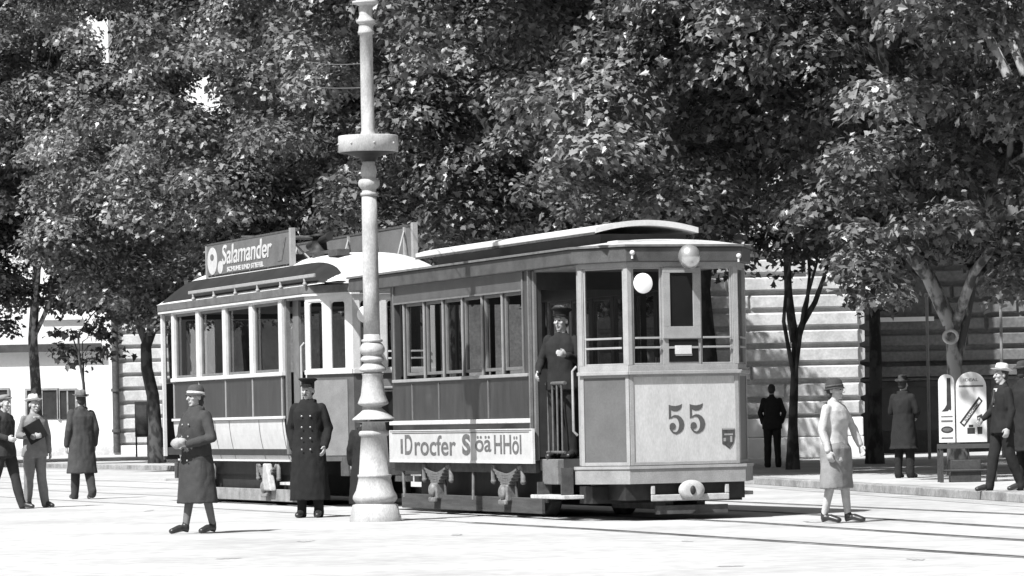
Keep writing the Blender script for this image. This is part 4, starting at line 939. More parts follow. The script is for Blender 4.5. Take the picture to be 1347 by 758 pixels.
# ---------------------------------------------------------------- lamp post
LP = mat('lamp_post_paint', .34, .6, .3, amp=.28, scale=5, fine=.16, bump=.25, bscale=18, stretch=(1, 1, .5))
LPY = 46.0; bl = P(494, 686, LPY); s_ = F / LPY
prof = [(686, 34), (680, 34), (676, 32), (664, 30), (662, 24.5), (660, 27), (656, 29.5), (652, 29), (645, 25), (635, 22.5), (628, 21.3), (627, 22.5), (624.5, 22.5), (624, 20.6), (600, 19), (574, 17), (573, 19.5), (570, 20), (567, 18.5), (566, 16), (560, 15.5), (556, 15), (554.5, 27), (552.5, 28.5), (550.5, 27.5), (543, 18), (537, 11.5), (535.5, 11), (534, 15), (532, 19.5), (530.5, 20.5), (528, 19.5), (520, 16.3), (505, 14.3), (494, 13.4), (493, 14.3), (491, 14.3), (490, 11.5), (488.5, 17), (486.5, 18.2), (484.5, 17.5), (479, 12.5), (476.5, 11), (475, 15), (473, 16), (471, 15), (467.5, 12), (466, 14), (463, 16.4), (460, 16.8), (456.5, 16), (452, 13), (451, 11), (449.5, 14), (447, 14), (446, 11.2), (440, 10.9),
        (380, 10.6), (300, 10.3), (258, 10), (257, 11.5), (254, 11.5), (253, 9.5), (250, 9), (248, 11), (244, 14), (240, 14.3), (237, 13), (234, 9), (231, 10), (226, 10.5), (220, 10), (216, 8), (213, 9), (207, 13), (204, 22), (201.5, 31), (201, 38), (200, 39.5), (180, 39.5), (179, 39), (178.5, 12), (176, 10), (172, 8.8), (100, 8.5), (46, 8.4), (45, 10.5), (42, 11), (40, 10), (36, 9.5), (32, 9), (30, 12.5), (27, 13), (25, 10), (20, 8.4), (10, 9.5), (8, 8.5), (5.5, 13), (5, 17.5), (2, 17.5), (1, 12), (-6, 11), (-30, 9), (-60, 9)]
o = thing('lamp_post', 'tall pale cast-iron lamp post with ringed mouldings in the foreground', 'lamp post', (bl.x, LPY, 0))
def zz(v): return P(484 + v * .0146, v, LPY).z
def seg(v0, v1): return [(max(r / s_, .01), zz(v)) for v, r in prof if v0 >= v >= v1]
m = MB(); pr = seg(700, 553); pr = [(pr[0][0], -.01)] + pr; m.lathe(pr, (0, 0, 0), 40); m.build('pedestal', LP, o)
m = MB(); m.lathe(seg(552.5, 440), (0, 0, 0), 40); m.build('base_moulding', LP, o)
m = MB(); m.lathe(seg(440, 258), (0, 0, 0), 32); m.build('shaft', LP, o)
m = MB(); m.lathe(seg(258, 213), (0, 0, 0), 32); m.build('collar', LP, o)
m = MB(); m.lathe(seg(213, 201), (0, 0, 0), 40); m.build('bracket_cone', BLACK, o)
m = MB(); m.lathe(seg(201, 178.5), (0, 0, 0), 48); m.build('drum', LP, o)
m = MB(); m.lathe(seg(178.5, -60), (0, 0, 0), 32); m.build('upper_shaft', LP, o)
for k_ in range(8): a = 2 * math.pi * (k_ + .3) / 8; r_ = 39.8 / s_; m = MB(); m.ball((r_ * math.cos(a), r_ * math.sin(a), zz(190)), .014); m.build('rivet', LP, o)
ztop = zz(-60)
m = MB(); m.lathe([(.09, ztop), (.2, ztop + .1), (.22, ztop + .2), (.05, ztop + .5), (.02, ztop + .6)], (0, 0, 0), 24); m.build('finial', LP, o)
# worn flaky patches low on the pedestal are in the paint itself
WR = o
# overhead wires tied back to the post
m = MB(); c0 = Vector((bl.x, LPY, zz(83))); 
def wire(a, b, sag, n=14): a, b = Vector(a), Vector(b); return [a.lerp(b, k / n) - Vector((0, 0, sag * 4 * (k / n) * (1 - k / n))) for k in range(n + 1)]
m.tube(wire(c0, P(400, 80, 70), .04), .006, 5); m.tube(wire(Vector((bl.x, LPY, zz(115))), P(392, 112, 72), .03), .006, 5)
tag(m.build('overhead_wire', mat('wire', .12, .5, amp=.1), None), 'thin overhead wires running left from the lamp post shaft', 'wire')

# ---------------------------------------------------------------- people
SKIN = mat('skin', .34, .6, .35, amp=.08, scale=20); HAIRM = mat('hair', .04, .7, .2, amp=.4, scale=60, stretch=(4, 4, 1)); EYE = mat('eye_dark', .03, .4)
def cloth(name, v, amp=.15): return mat(name, v, .9, .15, amp=amp, scale=12, bump=.3, bscale=90, fine=.12)
class SH:
    """closed shells unioned by a voxel remesh into one continuous surface"""
    def __init__(s): s.b = MB(); s.pr = []
    def cap(s, a, b, r0, r1, mi=0, fl=1.0, fd=None):
        a, b = Vector(a), Vector(b); d = b - a; L = d.length; t = d / L
        u = t.orthogonal().normalized() if fd is None else (Vector(fd) - t * t.dot(Vector(fd))).normalized(); v_ = t.cross(u); seg = 14; rings = []
        for k in range(5): an = math.pi / 2 * (1 - k / 4.0); rings.append((a - t * r0 * math.sin(an), max(r0 * math.cos(an), .0005)))
        for k in range(1, 4): q = k / 4; rings.append((a + d * q, r0 + (r1 - r0) * q))
        for k in range(5): an = math.pi / 2 * (k / 4.0); rings.append((b + t * r1 * math.sin(an), max(r1 * math.cos(an), .0005)))
        vs = [c + (u * math.cos(2 * math.pi * k / seg) * fl + v_ * math.sin(2 * math.pi * k / seg)) * r for c, r in rings for k in range(seg)]
        n = len(rings); fs_ = [(i * seg + k, i * seg + (k + 1) % seg, (i + 1) * seg + (k + 1) % seg, (i + 1) * seg + k) for i in range(n - 1) for k in range(seg)]
        fs_ += [tuple(range(seg - 1, -1, -1)), tuple((n - 1) * seg + k for k in range(seg))]
        s.b.add(vs, fs_); s.pr.append((a, b, (r0 + r1) / 2, mi)); return s
    def ell(s, c, r, mi=0): s.b.ball(c, r, seg=18); s.pr.append((Vector(c), Vector(c), min(r), mi)); return s
    def loft(s, rings, mi=0, seg=28):
        """rings: (z, rx, ry, cx, cy)"""
        vs = [(cx + rx * math.copysign(abs(math.cos(a)) ** .85, math.cos(a)), cy + ry * math.copysign(abs(math.sin(a)) ** .85, math.sin(a)), z) for z, rx, ry, cx, cy in rings for a in [2 * math.pi * k / seg for k in range(seg)]]
        n = len(rings); fs_ = [(i * seg + k, i * seg + (k + 1) % seg, (i + 1) * seg + (k + 1) % seg, (i + 1) * seg + k) for i in range(n - 1) for k in range(seg)]
        fs_ += [tuple(range(seg - 1, -1, -1)), tuple((n - 1) * seg + k for k in range(seg))]; s.b.add(vs, fs_); return s
    def build(s, name, mats, parent, vox=.011, fold=0.0, fs=7, smooth=2, seed=0, paint=None):
        o = s.b.build(name, mats, None); md = o.modifiers.new('r', 'REMESH'); md.mode = 'VOXEL'; md.voxel_size = vox; md.use_smooth_shade = True
        sm = o.modifiers.new('s', 'SMOOTH'); sm.iterations = smooth; sm.factor = .5
        bpy.context.view_layer.update()
        me = bpy.data.meshes.new_from_object(o.evaluated_get(bpy.context.evaluated_depsgraph_get())); old = o.data; o.modifiers.clear(); o.data = me; bpy.data.meshes.remove(old)
        me.name = name; n = len(me.vertices); co = np.empty(n * 3, np.float32); me.vertices.foreach_get('co', co); co = co.reshape(-1, 3)
        if fold:
            no = np.empty(n * 3, np.float32); me.vertices.foreach_get('normal', no); no = no.reshape(-1, 3)
            dv = np.array([noise.noise(Vector((p[0] * fs + seed, p[1] * fs, p[2] * fs * .45))) + .5 * noise.noise(Vector((p[0] * fs * 2.3, p[1] * fs * 2.3 + seed, p[2] * fs * 1.3))) for p in co])
            co = co + no * (dv * fold)[:, None]; me.vertices.foreach_set('co', co.ravel())
        if paint:
            fc = np.empty(len(me.polygons) * 3, np.float32); me.polygons.foreach_get('center', fc); fc = fc.reshape(-1, 3); me.polygons.foreach_set('material_index', paint(fc).astype(np.int32))
        me.polygons.foreach_set('use_smooth', np.ones(len(me.polygons), bool)); me.update(); o.parent = parent; return o
BASE = dict(hipL=(.09, 0, .9), kneeL=(.1, -.015, .49), ankL=(.11, .02, .085), toeL=(.125, -.16, .035),
            hipR=(-.09, 0, .9), kneeR=(-.1, -.015, .49), ankR=(-.11, .02, .085), toeR=(-.125, -.16, .035),
            shL=(.165, .01, 1.385), elL=(.225, .035, 1.12), wrL=(.235, -.04, .875), shR=(-.165, .01, 1.385), elR=(-.225, .035, 1.12), wrR=(-.235, -.04, .875), head=(0, -.01, 1.60))
def hand(s, w_, d, side, palmn, curl=.5):
    """palm, four unequal bent fingers and a thumb; d = direction of the hand, palmn = palm normal, side = towards the thumb"""
    w_ = Vector(w_); d = Vector(d).normalized(); pn = Vector(palmn); pn = (pn - d * d.dot(pn)).normalized(); sd_ = d.cross(pn).normalized() * side
    s.cap(w_, w_ + d * .045, .024, .033, 0, .62, pn); s.cap(w_ + d * .04, w_ + d * .078, .036, .036, 0, .5, pn)
    for i, L in enumerate((.066, .075, .07, .055)):
        b = w_ + d * .082 + sd_ * (.030 - .0205 * i); k1 = b + (d + pn * curl * .5).normalized() * L * .5; k2 = k1 + (d + pn * curl * 1.7).normalized() * L * .5
        s.cap(b - d * .02, k1, .0098, .0092); s.cap(k1, k2, .0092, .008)
    tb = w_ + d * .028 + sd_ * .026; t1 = tb + (d * .6 + sd_ * .75 + pn * .3).normalized() * .036; t2 = t1 + (d + pn * curl * .8 + sd_ * .1).normalized() * .03
    s.cap(tb, t1, .013, .0115); s.cap(t1, t2, .0115, .0095)
def person(label, u, Y, z0, hgt, face, pose=None, top='suit', topm=None, botm=None, hat=None, hatm=None, hatd=None, shirt=None, moust=False, hair=True, hx=0.0, group=None, wide=1.0, pos=None, skirt=None, hairlong=False, shoem=None, toplen=None, look=(0, 0), handcurl=.6, seed=0, handdir=None, stockm=None):
    J = dict(BASE); J.update(pose or {}); J = {k: Vector(v) for k, v in J.items()}
    loc = pos if pos else (XU(u, Y, 620), Y, z0)
    t = thing('person', label, 'person', loc, R(face), group); k = hgt / 1.72; t.scale = (k * wide, k, k)
    hd = J['head']; nb = Vector((hd.x * .5, .012 + hd.y * .3, 1.43))
    # body
    s = SH()
    s.cap((0, 0, .95), (0, 0, 1.12), .10, .09, 0, 1.2, (1, 0, 0)); s.cap((0, 0, 1.12), (0, .0, 1.32), .09, .085, 0, 1.35, (1, 0, 0))
    s.cap(J['shR'] - Vector((0, 0, .02)), J['shL'] - Vector((0, 0, .02)), .034, .034); s.cap(nb - Vector((0, 0, .05)), hd - Vector((0, -.015, .06)), .058, .052)
    for q in 'LR':
        s.cap(J['hip' + q], J['knee' + q], .08, .055); s.cap(J['knee' + q], J['ank' + q], .052, .036); s.cap(J['ank' + q] - Vector((0, 0, .03)), J['toe' + q], .036, .03)
        s.cap(J['sh' + q] - Vector((0, 0, .015)), J['el' + q], .036, .036); s.cap(J['el' + q], J['wr' + q], .038, .026)
        fd = (J['wr' + q] - J['el' + q]).normalized(); pn = Vector((-1 if q == 'L' else 1, 0, 0)); 
        if handdir and q in handdir: fd, pn = Vector(handdir[q][0]), Vector(handdir[q][1])
        hand(s, J['wr' + q], fd, (-1 if q == 'L' else 1) * (1), pn, handcurl)
    hr = Matrix.Rotation(R(look[0]), 3, 'Z') @ Matrix.Rotation(R(look[1]), 3, 'X')
    def h(x, y, z): return hd + hr @ Vector((x, y, z))
    s.ell(h(0, .012, .03), (.072, .09, .088)); s.ell(h(0, -.02, -.035), (.055, .062, .075)); s.ell(h(0, -.055, -.09), (.028, .024, .022)); s.ell(h(0, -.035, .0), (.062, .055, .06))
    s.cap(h(0, -.086, .018), h(0, -.108, -.022), .009, .015); s.cap(h(-.03, -.078, .032), h(.03, -.078, .032), .012, .012)
    s.ell(h(0, -.088, -.055), (.022, .010, .007)); s.ell(h(0, -.085, -.066), (.018, .010, .007))
    for e in (-1, 1): s.ell(h(e * .074, .01, -.005), (.011, .02, .031)); s.ell(h(e * .042, -.062, -.015), (.02, .018, .02))
    eyes = [h(e * .029, -.088, .010) for e in (-1, 1)]; mo = h(0, -.093, -.060)
    def paint(fc):
        mi = np.zeros(len(fc), int)
        for e in eyes: mi[np.linalg.norm((fc - np.array(e)) / np.array([1.1, 1, .65]), axis=1) < .0135] = 1
        mi[(np.abs(fc[:, 2] - mo.z) < .004) & (np.linalg.norm(fc - np.array(mo), axis=1) < .024)] = 2
        return mi
    s.build('body', [SKIN, EYE, mat('lips', .2, .6)], t, .0075, smooth=1, paint=paint)
    if hair:
        s = SH(); s.ell(h(0, .028, .042), (.079, .088, .083)); s.ell(h(0, .05, -.01), (.07, .062, .07))
        if hairlong: s.ell(h(0, .05, -.06), (.08, .05, .06))
        s.build('hair', HAIRM, t, .009, .004, 40)
    # lower clothes
    sm = shoem or mat('shoe_leather', .025, .35, .5, amp=.3, scale=15)
    for q in 'LR':
        s = SH(); a, b = J['ank' + q], J['toe' + q]; dd = (b - a); dd.z = 0; dd.normalize(); pitch = (b - a)
        s.cap(a + Vector((0, 0, -.03)), a.lerp(b, .55) + Vector((0, 0, -.0)), .043, .04); s.cap(a.lerp(b, .5), b + dd * .02, .041, .033, 0, 1.15, dd.cross(Vector((0, 0, 1)))); s.cap(a + Vector((0, 0, .02)), a - Vector((0, 0, .04)), .04, .042)
        if skirt: s.cap(a - dd * .02 - Vector((0, 0, .03)), a - dd * .02 - Vector((0, 0, .07)), .022, .018)
        s.build('shoe', sm, t, .009)
    if skirt:
        zt, zb, rw = skirt; s = SH(); s.loft([(zb, rw, rw * .75, 0, 0), (zb + .2, rw * .95, rw * .7, 0, 0), (.9, .195, .15, 0, 0), (zt, .145, .11, 0, 0)]); s.build('skirt', botm, t, .012, .016, 6, seed=seed)
        s = SH()
        for q in 'LR': s.cap(J['knee' + q], J['ank' + q] - Vector((0, 0, .0)), .058, .04); 
        s.build('stockings', stockm or mat('stocking', .12, .7, amp=.15, scale=20), t, .009)
    else:
        s = SH(); s.loft([(.78, .155, .12, 0, 0), (.9, .175, .135, 0, 0), (1.02, .15, .12, 0, 0)])
        for q in 'LR':
            s.cap(J['hip' + q], J['knee' + q], .102, .078); s.cap(J['knee' + q], J['ank' + q] + Vector((0, 0, .0)), .078, .066); s.cap(J['ank' + q] + Vector((0, 0, .02)), J['ank' + q] - Vector((0, .015, .035)), .066, .068)
        s.build('trousers', botm, t, .011, .013, 8, seed=seed + 3)
    # upper clothes
    s = SH(); sh = Vector((0, 0, 0))
    if top == 'suit': zl = toplen or .80; rings = [(zl, .205, .15), (.88, .20, .148), (1.0, .175, .135), (1.1, .165, .13), (1.25, .185, .135), (1.34, .185, .125), (1.41, .13, .10), (1.465, .07, .07)]
    elif top == 'coat': zl = toplen or .34; rings = [(zl, .255, .20), (.55, .235, .185), (.8, .21, .17), (1.0, .185, .15), (1.1, .175, .14), (1.25, .185, .145), (1.34, .19, .135), (1.41, .14, .105), (1.485, .08, .075)]
    else: zl = toplen or .84; rings = [(zl, .19, .145), (1.0, .155, .125), (1.1, .15, .12), (1.25, .17, .145), (1.35, .175, .12), (1.41, .13, .09), (1.45, .065, .06)]
    s.loft([(z, rx, ry, hd.x * .4 * max(0, z - 1) / .45, 0) for z, rx, ry in rings])
    tk = {'suit': .88, 'coat': .98, 'blouse': .82}[top]
    for q in 'LR':
        s.ell(J['sh' + q] + Vector((0, 0, -.01)), (.068 * tk, .068 * tk, .06 * tk)); s.cap(J['sh' + q], J['el' + q], .066 * tk, .06 * tk); s.cap(J['el' + q], J['wr' + q] - (J['wr' + q] - J['el' + q]).normalized() * .01, .06 * tk, .048 * tk)
    s.cap((0, .03, 1.44), (0, .02, 1.475), .068, .062); s.cap(J['shR'] + Vector((0, 0, -.012)), J['shL'] + Vector((0, 0, -.012)), .056, .056)
    jk = s.build({'suit': 'jacket', 'coat': 'overcoat', 'blouse': 'blouse'}[top], topm, t, .011, .014, 8, seed=seed + 9)
    if shirt is not None:   # shirt front, lapels and tie
        m = MB(); yb = -.148
        def fp(x, z): return (x, -.128 - .018 * math.exp(-((z - 1.22) / .12) ** 2) - (.0 if z < 1.36 else -(z - 1.36) * .5), z)
        pts = [(-.05, 1.42), (0, 1.17), (.05, 1.42)]
        m.add([fp(*q) for q in pts] + [(fp(*q)[0], fp(*q)[1] + .05, q[1]) for q in pts], [(0, 1, 2), (5, 4, 3), (0, 3, 4, 1), (1, 4, 5, 2), (2, 5, 3, 0)]); m.build('shirt', mat('shirt', .6, .8, amp=.05), jk)
        m = MB(); pts = [(-.012, 1.40), (-.018, 1.22), (0, 1.18), (.018, 1.22), (.012, 1.40)]; m.add([(a, fp(a, z_)[1] - .012, z_) for a, z_ in pts] + [(a, fp(a, z_)[1] + .03, z_) for a, z_ in pts], [(0, 1, 2, 3, 4), (9, 8, 7, 6, 5)] + [(i, 5 + i, 5 + (i + 1) % 5, (i + 1) % 5) for i in range(5)]); m.build('tie', INK, jk)
    if top == 'coat':
        m = MB()
        for i in range(4):
            for e in (-1, 1): m.ball((e * .055, -.158 - .01 * i, 1.28 - .14 * i), (.012, .007, .012), seg=10)
        m.build('button', mat('button_brass', .3, .4, metal=.5), jk)
        s = SH(); s.cap((-.07, -.03, 1.46), (.07, -.03, 1.46), .03, .03); s.cap((-.08, .03, 1.465), (.08, .03, 1.465), .03, .03); s.build('collar', topm, jk, .01)
    # hats
    if hat:
        hb = h(0, .012, .065)
        ho = None; mt = Matrix.Translation(hb) @ hr.to_4x4() @ Matrix.Rotation(R(-7), 4, 'X'); m = MB()
        if hat == 'fedora':
            m.lathe([(.078, .0), (.098, .0), (.125, .006), (.143, .014), (.140, .018), (.12, .012), (.092, .009), (.089, .03), (.084, .07), (.074, .098), (.055, .108), (.02, .098), (.001, .094)], (0, 0, 0), 32, sx=.94, sy=1.12)
            for i in range(len(m.v)):
                x, y, z = m.v[i]
                if abs(x) > .095: m.v[i] = (x, y, z + (abs(x) - .095) * .5)
                if z > .06: m.v[i] = (x * (1 - .2 * max(0, -y) / .09), y, z - .02 * max(0, 1 - abs(x) / .03))
            bm_ = MB(); bm_.lathe([(.0885, .010), (.0925, .010), (.0905, .034), (.087, .034)], (0, 0, 0), 32, sx=.94, sy=1.12)
        elif hat == 'peaked':
            m.lathe([(.08, .0), (.088, .0), (.088, .045), (.093, .05), (.122, .072), (.124, .082), (.11, .09), (.001, .094)], (0, 0, 0), 32, sx=.94, sy=1.08)
            bm_ = MB(); vs = []; n = 12
            for k_ in range(n + 1): a = math.pi * (1.14 + .72 * k_ / n); vs += [(.083 * math.cos(a), .094 * math.sin(a), .012), (.088 * math.cos(a), .094 * math.sin(a) - .055 * math.sin(math.pi * k_ / n) ** .7, -.018)]
            bm_.add(vs + [(x, y, z - .006) for x, y, z in vs], [(2 * i, 2 * i + 1, 2 * i + 3, 2 * i + 2) for i in range(n)] + [(2 * i + 2 * n + 4, 2 * i + 2 + 2 * n + 2, 2 * i + 3 + 2 * n + 2, 2 * i + 1 + 2 * n + 2) for i in range(n)])
        elif hat == 'cap':
            m.lathe([(.078, -.0), (.088, .0), (.095, .02), (.102, .04), (.09, .062), (.05, .076), (.001, .08)], (0, .0, 0), 32, sx=.95, sy=1.12)
            bm_ = MB(); bm_.ball((0, -.095, .012), (.06, .055, .012), seg=16)
        else:
            m.lathe([(.088, -.045), (.10, -.05), (.112, -.055), (.112, -.05), (.098, -.03), (.096, .0), (.09, .04), (.07, .07), (.03, .085), (.001, .087)], (0, .005, 0), 32, sx=.95, sy=1.08)
            bm_ = MB(); bm_.lathe([(.098, -.03), (.102, -.03), (.1, -.0), (.096, .0)], (0, .005, 0), 32, sx=.95, sy=1.08)
        m.v = [tuple(mt @ Vector(v)) for v in m.v]; bm_.v = [tuple(mt @ Vector(v)) for v in bm_.v]
        o = m.build('hat', hatm, t); bm_.build({'fedora': 'hat_band', 'cloche': 'hat_band', 'peaked': 'visor', 'cap': 'visor'}[hat], hatd or INK, o)
    if moust:
        s = SH(); s.cap(h(0, -.104, -.044), h(.034, -.092, -.052), .009, .005); s.cap(h(0, -.104, -.044), h(-.034, -.092, -.052), .009, .005); s.build('moustache', HAIRM, t, .005)
    return t
BLK = cloth('black_wool', .02); DKG = cloth('dark_grey_wool', .04); MG = cloth('mid_grey_wool', .12); LG = cloth('light_grey_wool', .2); NAVY = cloth('dark_coat_cloth', .03)
PALE = cloth('pale_cloth', .42); FELT = cloth('light_felt', .5); FELTD = cloth('dark_felt', .045)
def YG(u, v, z=0.0): return G(u, v, z).y
W2 = dict
# 1 walking man, cut by the left edge
person('man in dark suit and pale cap striding at the left picture edge', 7, YG(7, 670), 0, 1.70, 62,
       dict(kneeL=(.1, -.1, .50), ankL=(.1, -.22, .085), toeL=(.1, -.40, .04), kneeR=(-.1, .12, .49), ankR=(-.1, .38, .13), toeR=(-.1, .22, .035), elR=(-.24, .02, 1.13), wrR=(-.22, -.2, 1.08), elL=(.24, .12, 1.14), wrL=(.22, .02, .92)),
       'suit', NAVY, NAVY, 'cap', LG, LG, seed=1)
tag_ = person('man in grey suit and light felt hat clasping a dark folder to his chest', 46, YG(48, 668), 0, 1.68, 28,
       dict(elR=(-.26, .0, 1.13), wrR=(-.09, -.22, 1.10), elL=(.235, .03, 1.12), wrL=(.24, -.03, .87), hipL=(.09, 0, .9), ankL=(.15, -.03, .085), toeL=(.19, -.2, .035), ankR=(-.12, .03, .085), toeR=(-.14, -.15, .035)),
       'suit', cloth('grey_suit', .17), cloth('grey_suit', .17), 'fedora', FELT, None, shirt=1, look=(12, 0), seed=2, handdir={'R': ((.95, -.1, .25), (.1, .9, -.1))}, handcurl=.7)
fo = tag_.matrix_basis.copy()
m = MB(); m.prism([(-.21, -.205), (.10, -.215), (.10, -.185), (-.21, -.175)], 1.04, 1.34)
rot = Matrix.Rotation(R(-28), 4, 'Y'); ctr = Vector((-.05, 0, 1.18))
m.v = [tuple(ctr + (rot @ (Vector(v) - ctr))) for v in m.v]
f_ = m.build('folder', cloth('folder_leather', .02), None, bevel=.006); f_.location = tag_.location; f_.rotation_euler = tag_.rotation_euler; f_.scale = tag_.scale
tag(f_, 'dark folder clasped against the chest of the grey-suited man', 'folder')
# 3 walking away in a long dark coat
person('figure in long dark overcoat and grey hat walking away beyond the grey-suited man', 108, YG(98, 657), 0, 1.79, 205,
       dict(kneeL=(.09, -.07, .50), ankL=(.09, -.12, .085), toeL=(.09, -.29, .04), kneeR=(-.09, .05, .49), ankR=(-.1, .2, .11), toeR=(-.1, .05, .035)),
       'coat', cloth('charcoal_coat', .05), DKG, 'fedora', MG, None, toplen=.42, seed=3)
# 4 woman
Yw = YG(258, 702)
wm = person('woman in dark belted coat and small hat standing in front of the left tram', 259, Yw, 0, 1.63, -48,
       dict(elR=(-.27, .0, 1.12), wrR=(-.10, -.24, 1.06), elL=(.28, .0, 1.12), wrL=(.12, -.22, 1.05), ankL=(.12, .12, .1), toeL=(.13, -.04, .035), kneeL=(.11, .03, .5), ankR=(-.12, -.08, .1), toeR=(-.14, -.25, .035)),
       'coat', cloth('woman_coat', .045), DKG, 'cloche', cloth('woman_hat', .06), FELT, hairlong=True, skirt=(1.0, .40, .235), toplen=.36, seed=4, wide=1.08, handdir={'L': ((-.8, -.4, .1), (-.3, .9, 0)), 'R': ((.8, -.4, .1), (.3, .9, 0))})
s = SH(); s.ell((0, -.29, 1.06), (.095, .05, .06)); s.ell((.07, -.28, 1.08), (.07, .045, .05))
o = s.build('parcel', cloth('parcel_cloth', .28), None, .01, .012, 14); o.location = wm.location; o.rotation_euler = wm.rotation_euler; o.scale = wm.scale
tag(o, 'pale soft parcel held in front of the woman in the belted coat', 'parcel')
# 5 tram conductor in front of the motor tram
person('tram conductor with moustache, peaked cap and ankle-length black greatcoat', 407, YG(407, 681), 0, 1.74, -8,
       dict(elL=(.25, .03, 1.12), wrL=(.225, -.10, .90), elR=(-.24, .06, 1.12), wrR=(-.2, .02, .88)),
       'coat', cloth('greatcoat', .016), BLK, 'peaked', BLK, mat('patent_leather', .02, .2, .6), moust=True, toplen=.22, look=(-12, 4), seed=5, wide=1.0)
# 6 figure on the trailer platform
q = O1 + AX * lx(739, -.84, O1, 450) + RX * (-.84)
person('tram guard in dark uniform leaning in the open front doorway of the nearer tram', 0, 0, 0, 1.76, -22, dict(elL=(.25, -.05, 1.14), wrL=(.17, -.3, 1.2), elR=(-.26, .0, 1.14), wrR=(-.22, -.22, 1.0)),
       'suit', BLK, BLK, 'peaked', BLK, mat('patent_leather', .02), pos=(q.x, q.y, ZF - .02), seed=6, look=(-10, 0))
# 7 figure behind the lamp post
person('dark-coated person mostly hidden behind the lamp post pedestal', 480, 48.6, 0, 1.32, 160, None, 'coat', BLK, BLK, None, toplen=.2, seed=7, wide=1.1)
# 8..11 right-hand pavement
def YP(u, v): return YG(u, v, .118)
person('man in dark suit standing with his back turned beside the thin young tree', 1017, YP(1017, 615), .118, 1.70, 174, dict(elL=(.25, .03, 1.13), wrL=(.2, -.03, .93), elR=(-.25, .03, 1.13), wrR=(-.2, -.03, .93)),
       'suit', BLK, BLK, None, seed=8)
person('woman in pale loose jacket and grey skirt crossing the tram rails', 1100, YG(1106, 688), 0, 1.56, 60,
       dict(kneeL=(.07, -.06, .5), ankL=(.07, -.10, .1), toeL=(.08, -.27, .04), kneeR=(-.07, .03, .49), ankR=(-.08, .12, .1), toeR=(-.08, -.05, .04), elL=(.26, -.08, 1.14), wrL=(.25, -.17, .93)),
       'blouse', PALE, cloth('grey_skirt', .2), 'cloche', FELTD, INK, hairlong=True, skirt=(1.0, .42, .22), toplen=.74, seed=9, wide=1.3, stockm=PALE)
person('dark figure standing in shade between the dark trunk and the poster stand', 1190, YP(1190, 629), .118, 1.64, 150, dict(elL=(.24, -.03, 1.13), wrL=(.15, -.2, 1.05), elR=(-.24, -.03, 1.13), wrR=(-.15, -.2, 1.05)),
       'coat', BLK, BLK, 'fedora', FELTD, None, toplen=.5, seed=10)
person('man in dark suit and white-topped hat stepping along the kerb at right', 1320, YP(1320, 646), .118, 1.66, -70,
       dict(kneeL=(.09, .06, .49), ankL=(.09, .22, .1), toeL=(.09, .06, .035), kneeR=(-.09, -.10, .49), ankR=(-.1, -.16, .085), toeR=(-.1, -.34, .035), elR=(-.24, -.02, 1.13), wrR=(-.2, -.2, 1.0)),
       'suit', BLK, BLK, 'fedora', FELT, None, shirt=1, seed=11)
person('dark-coated person at the far right edge, partly hidden by the kerb man', 1349, YP(1343, 640), .118, 1.72, 120, None, 'coat', BLK, BLK, 'fedora', FELTD, None, toplen=.5, seed=12)

